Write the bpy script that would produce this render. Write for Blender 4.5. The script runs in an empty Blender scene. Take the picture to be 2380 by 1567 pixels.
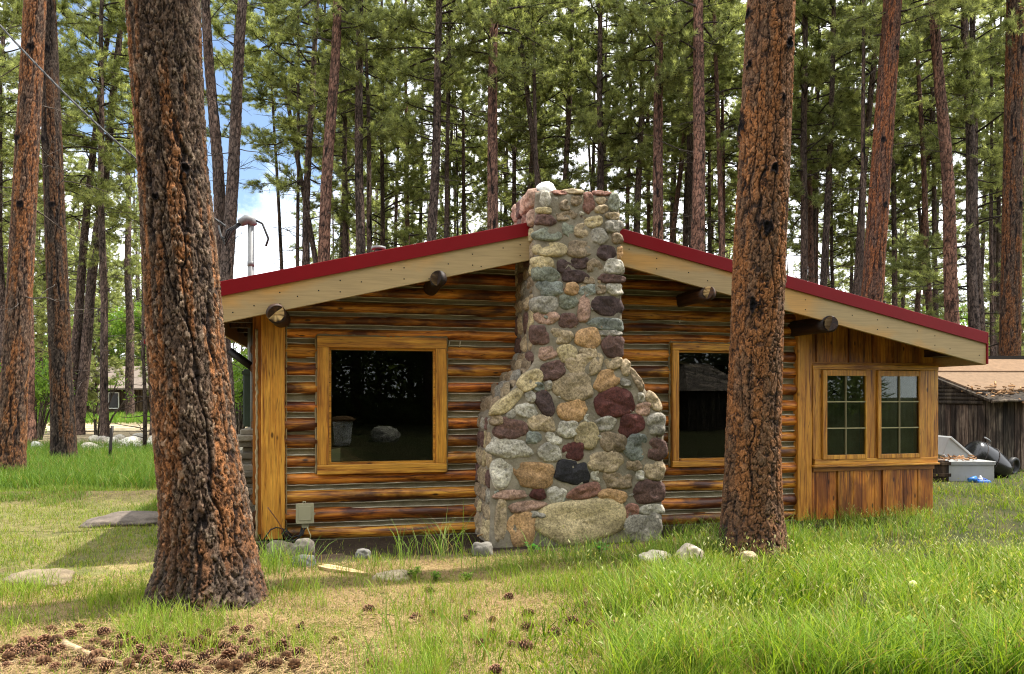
import bpy, math, random
import numpy as np
from mathutils import Vector, Matrix, noise as mnoise
random.seed(7)
RS = np.random.RandomState(11)
scene = bpy.context.scene
COL = scene.collection
PI = math.pi
# ------------------------------------------------------------------ camera numbers (photograph read on a 2380 px wide grid)
F = 1720.0; CX = 1190.0; HY = 925.0; EYE = 1.48
def gp(px, py, z=0.0):
    Y = (EYE - z) * F / (py - HY)
    return ((px - CX) / F * Y, Y)
def at(px, py, Y):
    return ((px - CX) / F * Y, Y, EYE + (HY - py) / F * Y)
# cabin frame: s along the gable wall, t into the house, z up
YAW = math.radians(12.8); CA, SA = math.cos(YAW), math.sin(YAW)
P0 = (-2.585, 7.6)
def wp(px, py, t=0.0):
    r = (px - CX) / F
    s = (r * (P0[1] + t * CA) - P0[0] + t * SA) / (CA - r * SA)
    Y = P0[1] + s * SA + t * CA
    return s, EYE + (HY - py) / F * Y
def cab(s, t, z=0.0):
    return (P0[0] + s * CA - t * SA, P0[1] + s * SA + t * CA, z)
# ------------------------------------------------------------------ materials
def nodes_of(name):
    m = bpy.data.materials.new(name); m.use_nodes = True
    nt = m.node_tree; nt.nodes.clear()
    out = nt.nodes.new('ShaderNodeOutputMaterial')
    b = nt.nodes.new('ShaderNodeBsdfPrincipled')
    nt.links.new(b.outputs[0], out.inputs[0])
    return m, nt, b, out
class NB:
    def __init__(s, nt): s.nt = nt
    def n(s, t, **k):
        x = s.nt.nodes.new(t)
        for a, v in k.items(): setattr(x, a, v)
        return x
    def l(s, a, b): s.nt.links.new(a, b)
    def coords(s, scale=(1, 1, 1), out='Object', rot=(0, 0, 0)):
        tc = s.n('ShaderNodeTexCoord'); mp = s.n('ShaderNodeMapping')
        mp.inputs['Scale'].default_value = scale; mp.inputs['Rotation'].default_value = rot
        s.l(tc.outputs[out], mp.inputs[0]); return mp.outputs[0]
    def noise(s, vec, scale, detail=4, rough=0.6, dist=0.0):
        x = s.n('ShaderNodeTexNoise'); x.inputs['Scale'].default_value = scale; x.inputs['Detail'].default_value = detail
        x.inputs['Roughness'].default_value = rough; x.inputs['Distortion'].default_value = dist
        s.l(vec, x.inputs['Vector']); return x.outputs[0]
    def ramp(s, fac, stops, interp='LINEAR'):
        x = s.n('ShaderNodeValToRGB'); x.color_ramp.interpolation = interp; e = x.color_ramp.elements
        while len(e) < len(stops): e.new(0.5)
        for i, (p, c) in enumerate(stops):
            e[i].position = p
            c = (c, c, c) if isinstance(c, (int, float)) else c
            e[i].color = (c[0], c[1], c[2], 1)
        s.l(fac, x.inputs[0]); return x.outputs[0]
    def mix(s, a, b, fac, mode='MIX'):
        x = s.n('ShaderNodeMix', data_type='RGBA', blend_type=mode, clamp_factor=True)
        for sock, v in ((x.inputs[0], fac), (x.inputs[6], a), (x.inputs[7], b)):
            if isinstance(v, (int, float)): sock.default_value = v
            elif isinstance(v, tuple): sock.default_value = (v[0], v[1], v[2], 1)
            else: s.l(v, sock)
        return x.outputs[2]
    def attr(s, name='Col'):
        x = s.n('ShaderNodeAttribute'); x.attribute_name = name; return x.outputs['Color']
    def bump(s, h, bsdf, strength=0.5, dist=0.02):
        x = s.n('ShaderNodeBump'); x.inputs['Strength'].default_value = strength; x.inputs['Distance'].default_value = dist
        s.l(h, x.inputs['Height']); s.l(x.outputs[0], bsdf.inputs['Normal'])
M = {}
def mat_wood(name, light, mid, dark, axis, rough=0.45, knots=True, grain=1.0, stain=0.5, spec=0.4):
    m, nt, b, o = nodes_of(name); q = NB(nt)
    k = {'X': (0.35, 6, 6), 'Y': (6, 0.35, 6), 'Z': (6, 6, 0.35)}[axis]
    v = q.coords(k)
    streak = q.noise(v, 5.0 * grain, 6, 0.65, 0.6)
    fine = q.noise(v, 22.0 * grain, 4, 0.6)
    v2 = q.coords({'X': (0.8, 2.2, 2.2), 'Y': (2.2, 0.8, 2.2), 'Z': (2.2, 2.2, 0.8)}[axis])
    patch = q.noise(v2, 1.9, 4, 0.6, 0.5)
    c = q.ramp(streak, [(0.34, dark), (0.46, mid), (0.57, light), (0.75, tuple(x * 1.15 for x in light))])
    c = q.mix(c, q.ramp(patch, [(0.38, dark), (0.6, light)]), stain, 'MULTIPLY') if False else q.mix(c, dark, q.ramp(patch, [(0.40, stain), (0.57, 0.0)]))
    c = q.mix(c, q.ramp(fine, [(0.35, 0.55), (0.6, 1.0)]), 0.6, 'MULTIPLY')
    if knots:
        vo = q.n('ShaderNodeTexVoronoi'); vo.inputs['Scale'].default_value = 4.2
        kv = q.coords({'X': (0.7, 1.7, 1.7), 'Y': (1.7, 0.7, 1.7), 'Z': (1.7, 1.7, 0.7)}[axis]); q.l(kv, vo.inputs['Vector'])
        kn = q.ramp(vo.outputs['Distance'], [(0.06, 0.9), (0.12, 0.0)])
        c = q.mix(c, tuple(x * 0.35 for x in dark), kn)
    ck = q.noise(q.coords({'X': (.22, 9, 9), 'Y': (9, .22, 9), 'Z': (9, 9, .22)}[axis]), 3.1, 2, .5)
    c = q.mix(c, tuple(x * .3 for x in dark), q.ramp(ck, [(.485, 0.0), (.5, .85), (.515, 0.0)]))
    c = q.mix(c, q.attr(), 1.0, 'MULTIPLY')
    q.l(c, b.inputs['Base Color']); b.inputs['Roughness'].default_value = rough; b.inputs['Specular IOR Level'].default_value = spec
    q.bump(streak, b, 0.5, 0.012)
    M[name] = m; return m
def mat_plain(name, col, rough=0.6, metal=0.0, spec=0.4, var=0.25, scale=3.0, bump=0.0, useattr=True, bscale=30):
    m, nt, b, o = nodes_of(name); q = NB(nt)
    v = q.coords()
    n1 = q.noise(v, scale, 6, 0.65)
    c = q.mix(col, q.ramp(n1, [(0.3, 1 - var), (0.7, 1.0)]), 1.0, 'MULTIPLY')
    if useattr: c = q.mix(c, q.attr(), 1.0, 'MULTIPLY')
    q.l(c, b.inputs['Base Color']); b.inputs['Roughness'].default_value = rough
    b.inputs['Metallic'].default_value = metal; b.inputs['Specular IOR Level'].default_value = spec
    if bump: q.bump(q.noise(v, bscale, 5, 0.6), b, bump, 0.01)
    M[name] = m; return m
def mat_attr(name, rough=0.85, speck=0.3, scale=60, bump=0.4, spec=0.3, dist=0.006, lo=0.35, hi=0.65):
    """vertex-colour pigment broken up by procedural speckle"""
    m, nt, b, o = nodes_of(name); q = NB(nt)
    v = q.coords()
    n1 = q.noise(v, scale, 6, 0.7); n2 = q.noise(v, scale * 0.17, 5, 0.6, 0.8)
    c = q.mix(q.attr(), q.ramp(n1, [(lo, 1 - speck), (hi, 1.0 + speck * 0.6)]), 1.0, 'MULTIPLY')
    c = q.mix(c, q.ramp(n2, [(0.32, 0.72), (0.65, 1.18)]), 1.0, 'MULTIPLY')
    q.l(c, b.inputs['Base Color']); b.inputs['Roughness'].default_value = rough; b.inputs['Specular IOR Level'].default_value = spec
    q.bump(n1, b, bump, dist)
    M[name] = m; return m
def mat_leaf(name, trans=0.45, tcol=(1.5, 1.5, 0.8), rough=0.5):
    m, nt, b, o = nodes_of(name); q = NB(nt)
    a = q.attr()
    q.l(a, b.inputs['Base Color']); b.inputs['Roughness'].default_value = rough; b.inputs['Specular IOR Level'].default_value = 0.18
    t = q.n('ShaderNodeBsdfTranslucent'); q.l(q.mix(a, tcol, 1.0, 'MULTIPLY'), t.inputs[0])
    mx = q.n('ShaderNodeMixShader'); mx.inputs[0].default_value = trans
    q.l(b.outputs[0], mx.inputs[1]); q.l(t.outputs[0], mx.inputs[2]); q.l(mx.outputs[0], o.inputs[0])
    M[name] = m; return m
def mat_glass(name, tint=(0.7, 0.75, 0.7)):
    m, nt, b, o = nodes_of(name); q = NB(nt)
    nt.nodes.remove(b)
    tr = q.n('ShaderNodeBsdfTransparent'); tr.inputs[0].default_value = (*tint, 1)
    g = q.n('ShaderNodeBsdfGlossy'); g.inputs['Roughness'].default_value = 0.01
    fr = q.n('ShaderNodeFresnel'); fr.inputs[0].default_value = 1.38
    mx = q.n('ShaderNodeMixShader'); q.l(fr.outputs[0], mx.inputs[0]); q.l(tr.outputs[0], mx.inputs[1]); q.l(g.outputs[0], mx.inputs[2])
    q.l(mx.outputs[0], o.inputs[0]); M[name] = m; return m
mat_wood('log_wood', (0.80, 0.37, 0.050), (0.54, 0.19, 0.022), (0.06, 0.014, 0.006), 'X', 0.42, True, 1.0, 0.92)
mat_wood('frame_wood_up', (0.72, 0.35, 0.050), (0.62, 0.265, 0.034), (0.19, 0.058, 0.010), 'Z', 0.45, True, 0.7, 0.35)
mat_wood('frame_wood_flat', (0.74, 0.37, 0.052), (0.62, 0.27, 0.036), (0.19, 0.058, 0.010), 'X', 0.45, True, 0.7, 0.35)
mat_wood('siding_wood', (0.66, 0.28, 0.034), (0.48, 0.165, 0.019), (0.11, 0.028, 0.007), 'Z', 0.45, True, 0.7, 0.7)
mat_wood('weathered_wood', (0.16, 0.135, 0.10), (0.065, 0.048, 0.035), (0.016, 0.012, 0.010), 'Z', 0.85, False, 0.9, 0.8, 0.2)
mat_wood('beam_wood', (0.22, 0.10, 0.03), (0.12, 0.05, 0.018), (0.03, 0.014, 0.008), 'Y', 0.6, False, 1.0, 0.6)
mat_wood('stick_wood', (0.44, 0.33, 0.2), (0.33, 0.22, 0.12), (0.14, 0.09, 0.05), 'X', 0.85, False, 1.0, 0.3, 0.2)
mat_plain('red_metal', (0.19, 0.0015, 0.005), 0.5, 0.0, 0.2, 0.12, 2.0)
mat_plain('fascia_paint', (0.36, 0.26, 0.125), 0.55, 0, 0.3, 0.16, 1.5, 0.15)
mat_plain('lip', (0.62, 0.56, 0.43), 0.9, 0, 0.2, 0.3, 12.0)
mat_plain('chink', (0.26, 0.22, 0.145), 0.95, 0, 0.15, 0.4, 8.0, 0.6, True, 60)
mat_plain('mortar', (0.33, 0.285, 0.215), 0.95, 0, 0.15, 0.45, 9.0, 0.9, True, 45)
mat_plain('concrete', (0.26, 0.23, 0.18), 0.95, 0, 0.15, 0.5, 6.0, 0.7)
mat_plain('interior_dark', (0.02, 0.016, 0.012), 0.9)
mat_plain('box_plastic', (0.36, 0.33, 0.21), 0.5, 0, 0.4, 0.1)
mat_plain('black_rubber', (0.012, 0.012, 0.013), 0.55, 0, 0.4, 0.3)
mat_plain('black_gloss', (0.010, 0.010, 0.011), 0.22, 0, 0.5, 0.4, 5)
mat_plain('grey_plastic', (0.30, 0.305, 0.30), 0.5, 0, 0.4, 0.2)
mat_plain('galvanized', (0.17, 0.175, 0.18), 0.55, 0.1, 0.5, 0.3, 12)
mat_plain('green_paint', (0.03, 0.05, 0.03), 0.5, 0, 0.4, 0.3)
mat_plain('blue_plastic', (0.01, 0.11, 0.50), 0.35, 0, 0.5, 0.2)
mat_plain('white_paint', (0.8, 0.8, 0.78), 0.5, 0, 0.4, 0.1)
mat_plain('steel_dark', (0.04, 0.032, 0.028), 0.6, 0.3, 0.4, 0.4)
mat_plain('roof_tan', (0.20, 0.13, 0.078), 0.9, 0, 0.2, 0.35, 10, 0.5)
mat_plain('shingle_grey', (0.21, 0.17, 0.14), 0.9, 0, 0.2, 0.35, 14, 0.5)
mat_plain('curtain', (0.17, 0.17, 0.115), 0.9, 0, 0.2, 0.6, 2.5)
mat_attr('stone', 0.85, 0.55, 46, 0.9, 0.3, 0.012)
mat_attr('rock', 0.9, 0.3, 22, 0.6, 0.25, 0.012)
mat_attr('bark', 0.95, 0.5, 60, 1.0, 0.12, 0.014)
def mat_bark_far():
    m, nt, b, o = nodes_of('bark_far'); q = NB(nt)
    v = q.coords((1, 1, .38)); vo = q.n('ShaderNodeTexVoronoi', feature='DISTANCE_TO_EDGE'); vo.inputs['Scale'].default_value = 13
    wn = q.n('ShaderNodeTexNoise'); wn.inputs['Scale'].default_value = 9; q.l(v, wn.inputs['Vector'])
    av = q.n('ShaderNodeMixRGB'); av.blend_type = 'ADD'; av.inputs[0].default_value = .12; q.l(v, av.inputs[1]); q.l(wn.outputs['Color'], av.inputs[2]); q.l(av.outputs[0], vo.inputs['Vector'])
    cr = q.ramp(vo.outputs['Distance'], [(0.0, .22), (.09, 1.0)])
    n2 = q.noise(q.coords((1, 1, .25)), 26, 5, .7); n3 = q.noise(q.coords((1, 1, .3)), 2.2, 4, .6)
    c = q.mix(q.attr(), cr, 1.0, 'MULTIPLY'); c = q.mix(c, q.ramp(n2, [(.33, .55), (.66, 1.5)]), 1.0, 'MULTIPLY'); c = q.mix(c, q.ramp(n3, [(.33, .7), (.66, 1.3)]), 1.0, 'MULTIPLY')
    q.l(c, b.inputs['Base Color']); b.inputs['Roughness'].default_value = .95; b.inputs['Specular IOR Level'].default_value = .12
    q.bump(cr, b, .7, .02); M['bark_far'] = m
mat_bark_far()
mat_attr('cone_scale', 0.7, 0.25, 90, 0.2, 0.25)
mat_leaf('needles', 0.56, (1.5, 1.5, 0.9))
mat_leaf('grass_blade', 0.36, (1.35, 1.3, 0.4), 0.6)
mat_leaf('leaf', 0.5, (1.3, 1.4, 0.7), 0.5)
mat_leaf('straw', 0.15, (1, 1, 1), 0.8)
mat_glass('window_glass')
# ------------------------------------------------------------------ mesh helpers
class MB:
    def __init__(s): s.v = []; s.f = []; s.c = []; s.mi = []; s.sm = []
    def add(s, v, f, col=(1, 1, 1), mi=0, smooth=False):
        o = len(s.v); s.v.extend(v); s.f.extend([tuple(i + o for i in q) for q in f])
        if isinstance(col, list): s.c.extend(col)
        else: s.c.extend([col] * len(v))
        s.mi.extend([mi] * len(f)); s.sm.extend([smooth] * len(f))
    def box(s, x0, x1, y0, y1, z0, z1, col=(1, 1, 1), mi=0):
        v = [(x0, y0, z0), (x1, y0, z0), (x1, y1, z0), (x0, y1, z0), (x0, y0, z1), (x1, y0, z1), (x1, y1, z1), (x0, y1, z1)]
        s.add(v, [(0, 3, 2, 1), (4, 5, 6, 7), (0, 1, 5, 4), (1, 2, 6, 5), (2, 3, 7, 6), (3, 0, 4, 7)], col, mi)
    def prism(s, poly, y0, y1, col=(1, 1, 1), mi=0):
        """polygon in (x,z), counter-clockwise seen from -y, extruded y0..y1"""
        n = len(poly)
        v = [(p[0], y0, p[1]) for p in poly] + [(p[0], y1, p[1]) for p in poly]
        f = [tuple(range(n)), tuple(range(2 * n - 1, n - 1, -1))]
        f += [((i + 1) % n, i, n + i, n + (i + 1) % n) for i in range(n)]
        s.add(v, f, col, mi)
    def tube(s, pts, rad, n=8, col=(1, 1, 1), mi=0, caps=True, jit=0.0, rnd=None):
        pts = [Vector(p) for p in pts]; k = len(pts)
        if isinstance(rad, (int, float)): rad = [rad] * k
        v = []; f = []
        up = Vector((0.31, 0.17, 0.94))
        for i, p in enumerate(pts):
            d = (pts[min(i + 1, k - 1)] - pts[max(i - 1, 0)]).normalized()
            a = d.cross(up)
            if a.length < 1e-4: a = d.cross(Vector((1, 0, 0)))
            a.normalize(); b = d.cross(a)
            for j in range(n):
                th = 2 * PI * j / n
                r = rad[i] * (1 + (jit * (random.random() - 0.5) if jit else 0))
                v.append(tuple(p + a * (r * math.cos(th)) + b * (r * math.sin(th))))
        for i in range(k - 1):
            for j in range(n):
                f.append((i * n + j, i * n + (j + 1) % n, (i + 1) * n + (j + 1) % n, (i + 1) * n + j))
        s.add(v, f, col, mi, True)
        if caps:
            o = len(s.v) - len(v)
            s.f.append(tuple(o + j for j in range(n - 1, -1, -1))); s.f.append(tuple(o + (k - 1) * n + j for j in range(n)))
            s.mi += [mi, mi]; s.sm += [False, False]
    def mesh(s, name, mats):
        me = bpy.data.meshes.new(name); me.from_pydata(s.v, [], s.f)
        for m in (mats if isinstance(mats, (list, tuple)) else [mats]): me.materials.append(M[m] if isinstance(m, str) else m)
        me.polygons.foreach_set('material_index', s.mi); me.polygons.foreach_set('use_smooth', s.sm)
        a = me.color_attributes.new('Col', 'FLOAT_COLOR', 'POINT')
        c = np.ones((len(s.v), 4), np.float32); c[:, :3] = np.array(s.c, np.float32).reshape(-1, 3); a.data.foreach_set('color', c.ravel())
        me.update(); return me
    def build(s, name, mats, parent=None, loc=None, bevel=0):
        o = bpy.data.objects.new(name, s.mesh(name, mats)); COL.objects.link(o)
        if parent: o.parent = parent
        if loc: o.location = loc
        if bevel:
            b = o.modifiers.new('bevel', 'BEVEL'); b.width = bevel; b.segments = 2; b.limit_method = 'ANGLE'
        return o
def np_mesh(name, V, faces_flat, sizes, col, mats, mi=None, smooth=False):
    me = bpy.data.meshes.new(name)
    me.vertices.add(len(V)); me.vertices.foreach_set('co', np.ascontiguousarray(V, np.float32).ravel())
    me.loops.add(len(faces_flat)); me.loops.foreach_set('vertex_index', np.ascontiguousarray(faces_flat, np.int32))
    sizes = np.ascontiguousarray(sizes, np.int32)
    st = np.zeros(len(sizes), np.int32); st[1:] = np.cumsum(sizes)[:-1]
    me.polygons.add(len(sizes)); me.polygons.foreach_set('loop_start', st)
    try: me.polygons.foreach_set('loop_total', sizes)
    except Exception: pass
    for m in (mats if isinstance(mats, (list, tuple)) else [mats]): me.materials.append(M[m])
    if mi is not None: me.polygons.foreach_set('material_index', np.ascontiguousarray(mi, np.int32))
    if smooth: me.polygons.foreach_set('use_smooth', np.ones(len(sizes), bool))
    a = me.color_attributes.new('Col', 'FLOAT_COLOR', 'POINT')
    c = np.ones((len(V), 4), np.float32); c[:, :3] = col; a.data.foreach_set('color', c.ravel())
    me.update(calc_edges=True); return me
def link(name, me, parent=None, loc=None):
    o = bpy.data.objects.new(name, me); COL.objects.link(o)
    if parent: o.parent = parent
    if loc is not None: o.location = loc
    return o
def tag(o, label=None, cat=None, group=None, kind=None):
    if label: o['label'] = label
    if cat: o['category'] = cat
    if group: o['group'] = group
    if kind: o['kind'] = kind
    return o
def empty(name, loc, rz=0.0):
    o = bpy.data.objects.new(name, None); COL.objects.link(o); o.empty_display_size = 0.2
    o.location = loc; o.rotation_euler = (0, 0, rz); return o
def ss(a, b, x):
    t = np.clip((x - a) / (b - a), 0, 1); return t * t * (3 - 2 * t)
# hashed lattice noises in numpy
def h2(i, j, seed):
    i = np.asarray(i).astype(np.int64); j = np.asarray(j).astype(np.int64)
    n = (i * 374761393 + j * 668265263 + seed * 1442695041) & 0xFFFFFFFF
    n = ((n ^ (n >> 13)) * 1274126177) & 0xFFFFFFFF
    n = ((n ^ (n >> 15)) * 2246822519) & 0xFFFFFFFF
    return ((n ^ (n >> 16)) & 0xFFFFFF) / float(0x1000000)
def vnoise(u, v, seed, per=None):
    i = np.floor(u); j = np.floor(v); a = u - i; b = v - j
    a = a * a * (3 - 2 * a); b = b * b * (3 - 2 * b)
    w = (lambda x: np.mod(x, per)) if per else (lambda x: x)
    return (h2(w(i), j, seed) * (1 - a) + h2(w(i + 1), j, seed) * a) * (1 - b) + (h2(w(i), j + 1, seed) * (1 - a) + h2(w(i + 1), j + 1, seed) * a) * b
def fbm(u, v, seed, per=None, oct=4):
    s = 0; amp = 0.5
    for k in range(oct):
        s = s + amp * vnoise(u * 2 ** k, v * 2 ** k, seed + k * 17, per * 2 ** k if per else None); amp *= 0.5
    return s
def worley(u, v, seed, per=None):
    i = np.floor(u); j = np.floor(v)
    f1 = np.full(u.shape, 9.0); f2 = np.full(u.shape, 9.0); idv = np.zeros(u.shape)
    for di in (-1, 0, 1):
        for dj in (-1, 0, 1):
            ci = i + di; cj = j + dj
            wi = np.mod(ci, per) if per else ci
            px = ci + h2(wi, cj, seed); py = cj + h2(wi, cj, seed + 5)
            d = np.hypot(u - px, v - py); r = h2(wi, cj, seed + 9)
            near = d < f1
            f2 = np.where(near, f1, np.minimum(f2, d)); idv = np.where(near, r, idv); f1 = np.where(near, d, f1)
    return f1, f2, idv
# ------------------------------------------------------------------ ground
def gz(x, y):
    x = np.asarray(x, float); y = np.asarray(y, float)
    z = 0.07 * (fbm(x * 0.6 + 40, y * 0.6 + 40, 3, None, 3) - 0.45) + 0.03 * (fbm(x * 2.7 + 10, y * 2.7 + 10, 8, None, 3) - 0.45)
    s = (x - P0[0]) * CA + (y - P0[1]) * SA; t = -(x - P0[0]) * SA + (y - P0[1]) * CA
    near = ss(1.6, 0.2, np.abs(t)) * ss(-1.0, 0.0, s) * ss(9.5, 8.4, s)
    z = z * (1 - 0.8 * near)
    z = z + 0.05 * np.clip(-2.0 - y, 0, 30) + 0.03 * np.exp(-((x + 2.25) ** 2 + (y - 5.4) ** 2) / 0.5)
    z = z + 0.10 * ss(-3.4, -5.5, x) * np.exp(-((y - 11.3 - 0.05 * x) / 0.35) ** 2)         # little earth ridge left
    return z
def gzs(x, y): return float(gz(np.array([x]), np.array([y]))[0])
def axis(lo, hi, a, b, step, grow=1.16):
    core = list(np.arange(a, b + 1e-6, step)); d = step; x = core[0]
    left = []
    while x > lo: d *= grow; x -= d; left.append(x)
    d = step; x = core[-1]; right = []
    while x < hi: d *= grow; x += d; right.append(x)
    return np.array(left[::-1] + core + right)
gx = axis(-420, 420, -5.5, 7.0, 0.075); gy = axis(-60, 600, 3.2, 12.5, 0.075)
GX, GY = np.meshgrid(gx, gy); n_x, n_y = len(gx), len(gy)
GZ = gz(GX, GY)
def zone(x, y):
    """pigment of the soil and dead litter, and how much green grows there"""
    s = (x - P0[0]) * CA + (y - P0[1]) * SA; t = -(x - P0[0]) * SA + (y - P0[1]) * CA
    n = fbm(x * 0.9 + 31, y * 0.9 + 57, 21, None, 4); n2 = fbm(x * 2.6 + 7, y * 2.6 + 3, 22, None, 4)
    soil = ss(-1.55, -1.0, t + 0.35 * (n - 0.5)) * ss(-0.9, -0.3, s) * ss(6.6, 5.9, s) * ss(4.0, 1.0, t)
    return s, t, n, n2, soil
zs, zt, zn, zn2, zsoil = zone(GX, GY)
def lerp3(a, b, w): return a * (1 - w[..., None]) + b * w[..., None]
straw_c = np.array([0.30, 0.225, 0.105]); green_c = np.array([0.085, 0.115, 0.03]); soil_c = np.array([0.045, 0.032, 0.021])
litter_c = np.array([0.15, 0.105, 0.06]); road_c = np.array([0.40, 0.32, 0.20])
gcol = np.broadcast_to(straw_c, GX.shape + (3,)).copy()
gcol = lerp3(gcol, green_c, ss(0.40, 0.60, zn2) * 0.75)
gcol = lerp3(gcol, np.array([.036, .042, .016]), ss(-0.2, 1.6, GX + 1.2 * (zn - 0.5)) * 0.9)
gcol = lerp3(gcol, np.array([0.15, 0.14, 0.055]), ss(-3.0, -4.0, GX) * ss(5.5, 7.0, GY) * 0.8)
gcol = lerp3(gcol, litter_c, ss(16, 22, GY))
gcol = lerp3(gcol, soil_c, np.clip(zsoil + 0, 0, 1))  # bare soil strip, its colour also darkened for the gable's shadow
heap = ss(-0.35, -1.1, GX) * ss(4.75, 4.35, GY + 0.3 * (zn - 0.5))
gcol = lerp3(gcol, np.array([0.12, 0.075, 0.04]), heap * 0.85)
trail = ss(-3.2, -5.2, GX) * np.exp(-((GY - 11.3 - 0.05 * GX) / 0.5) ** 2)
gcol = lerp3(gcol, np.array([0.10, 0.07, 0.04]), trail * 0.8)
bank = ss(-6.0, -8.0, GX) * ss(21, 24, GY) * ss(52, 48, GY)
gcol = lerp3(gcol, road_c * 0.95, bank * 0.85)
ii = np.arange(n_y - 1)[:, None] * n_x + np.arange(n_x - 1)[None, :]
quads = np.stack([ii, ii + 1, ii + 1 + n_x, ii + n_x], -1).reshape(-1, 4)
def mat_ground():
    m, nt, b, o = nodes_of('ground'); q = NB(nt); v = q.coords()
    n1 = q.noise(v, 26, 8, 0.75); n2 = q.noise(v, 5, 6, 0.65, 0.5); n3 = q.noise(v, 90, 4, 0.7)
    c = q.mix(q.attr(), q.ramp(n1, [(0.3, 0.45), (0.52, 1.0), (0.72, 1.45)]), 1.0, 'MULTIPLY')
    c = q.mix(c, q.ramp(n2, [(0.3, 0.65), (0.65, 1.2)]), 1.0, 'MULTIPLY')
    c = q.mix(c, q.ramp(n3, [(0.3, 0.6), (0.6, 1.15)]), 1.0, 'MULTIPLY')
    q.l(c, b.inputs['Base Color']); b.inputs['Roughness'].default_value = 1.0; b.inputs['Specular IOR Level'].default_value = 0.1
    q.bump(n1, b, 0.8, 0.03); M['ground'] = m
mat_ground()
me = np_mesh('ground', np.stack([GX, GY, GZ], -1).reshape(-1, 3), quads.ravel(), np.full(len(quads), 4), gcol.reshape(-1, 3), 'ground', smooth=True)
tag(link('ground', me), 'dry grassy forest ground with needles', None, None, 'structure')
# dirt road crossing behind the left trees
mb = MB(); N = 60
for i in range(N + 1):
    x = -60 + i * 0.9
    for y in (33.0 + 0.03 * x, 36.5, 41.5 + 0.05 * x): mb.v.append((x, y, gzs(x, y) + 0.03)); mb.c.append((0.46, 0.37, 0.235))
for i in range(N):
    for j in range(2): mb.f.append((i * 3 + j, (i + 1) * 3 + j, (i + 1) * 3 + j + 1, i * 3 + j + 1)); mb.mi.append(0); mb.sm.append(True)
tag(mb.build('dirt_road', 'ground'), 'tan dirt road crossing behind the rock border', None, None, 'structure')
# ------------------------------------------------------------------ log cabin
cabin = empty('log_cabin', (P0[0], P0[1], 0), YAW)
tag(cabin, 'log cabin with red roof edge and big river stone chimney', 'cabin')
TF = -0.62                                           # plane of the barge boards
def ln(p, q):                                        # z = a + b*s through two points
    b = (q[1] - p[1]) / (q[0] - p[0]); return p[1] - b * p[0], b
La, Lb = ln(wp(515.4, 657.5, TF), wp(1241.8, 517.7, TF)); Ra, Rb = ln(wp(1444, 534.9, TF), wp(2290, 775, TF))
sA = (Ra - La) / (Lb - Rb); zA = La + Lb * sA
sL = wp(474, 665, TF)[0]; sR = wp(2290, 775, TF)[0]
zL = La + Lb * sL; zR = Ra + Rb * sR
def zroof(s): return La + Lb * s if s < sA else Ra + Rb * s
redh = 0.115
fasL = (wp(522, 752.6, TF)[1] - (La + Lb * wp(522, 752.6, TF)[0]), wp(1238.9, 600.8, TF)[1] - (La + Lb * wp(1238.9, 600.8, TF)[0]))
print('roof', sL, zL, sA, zA, sR, zR, Lb, Rb, fasL)
dF = -0.5 * (fasL[0] + fasL[1])                      # drop from roof top to bottom of barge board
TB = 6.3                                             # back of the house
# roof deck and metal sheet
mb = MB()
top = [(sL, zL), (sA, zA), (sR, zR)]
poly = [(sL, zL - 0.035), (sL, zL - 0.01), (sA, zA - 0.01), (sR, zR - 0.01), (sR, zR - 0.035), (sA, zA - 0.04)]
mb.prism(list(reversed(poly))[::-1], TF + 0.02, TB + 0.5)
roof = mb.build('roof', 'red_metal', cabin); 
mb = MB()
poly = [(sL + .03, zL - 0.16), (sL + .03, zL - 0.04), (sA, zA - 0.045), (sR - .03, zR - 0.04), (sR - .03, zR - 0.16), (sA, zA - 0.165)]
mb.prism(poly, TF + 0.05, TB + 0.4)
mb.build('roof_deck', 'beam_wood', roof)
def slab(mb, s0, z0, s1, z1, h0, h1, t0, t1, col=(1, 1, 1)):
    mb.prism([(s0, z0 - h1), (s1, z1 - h1), (s1, z1 - h0), (s0, z0 - h0)], t0, t1, col)
# red trim along both gable slopes, round the eaves
mb = MB()
slab(mb, sL, zL, sA, zA, -0.012, redh, TF - 0.028, TF + 0.02); slab(mb, sA, zA, sR, zR, -0.012, redh, TF - 0.028, TF + 0.02)
mb.box(sL - 0.02, sL, TF - 0.028, TB + .5, zL - redh, zL + 0.01); mb.box(sR, sR + 0.02, TF - 0.028, TB + .5, zR - dF + .01, zR + 0.01)
mb.build('roof_edge', 'red_metal', roof, bevel=0.004)
mb = MB(); slab(mb, sL, zL - redh + .004, sA, zA - redh + .004, 0, 0.016, TF - 0.034, TF + 0.02); slab(mb, sA, zA - redh + .004, sR, zR - redh + .004, 0, 0.016, TF - 0.034, TF + 0.02)
mb.build('drip_lip', 'red_metal', roof)
def mat_fascia():
    m, nt, b, o = nodes_of('fascia_board'); q = NB(nt); v = q.coords()
    st = q.noise(q.coords((0.5, 5, 9)), 6, 5, 0.6); pt = q.noise(q.coords((0.8, 1, 1.6)), 1.15, 3, 0.5, 0.4)
    c = q.mix((0.37, 0.262, 0.122), (0.50, 0.26, 0.062), q.ramp(pt, [(0.50, 0.0), (0.62, 0.85)]))
    c = q.mix(c, q.ramp(st, [(0.3, 0.76), (0.6, 1.0)]), 1.0, 'MULTIPLY'); c = q.mix(c, q.attr(), 1.0, 'MULTIPLY')
    q.l(c, b.inputs['Base Color']); b.inputs['Roughness'].default_value = 0.6; M['fascia_board'] = m
mat_fascia()
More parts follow.
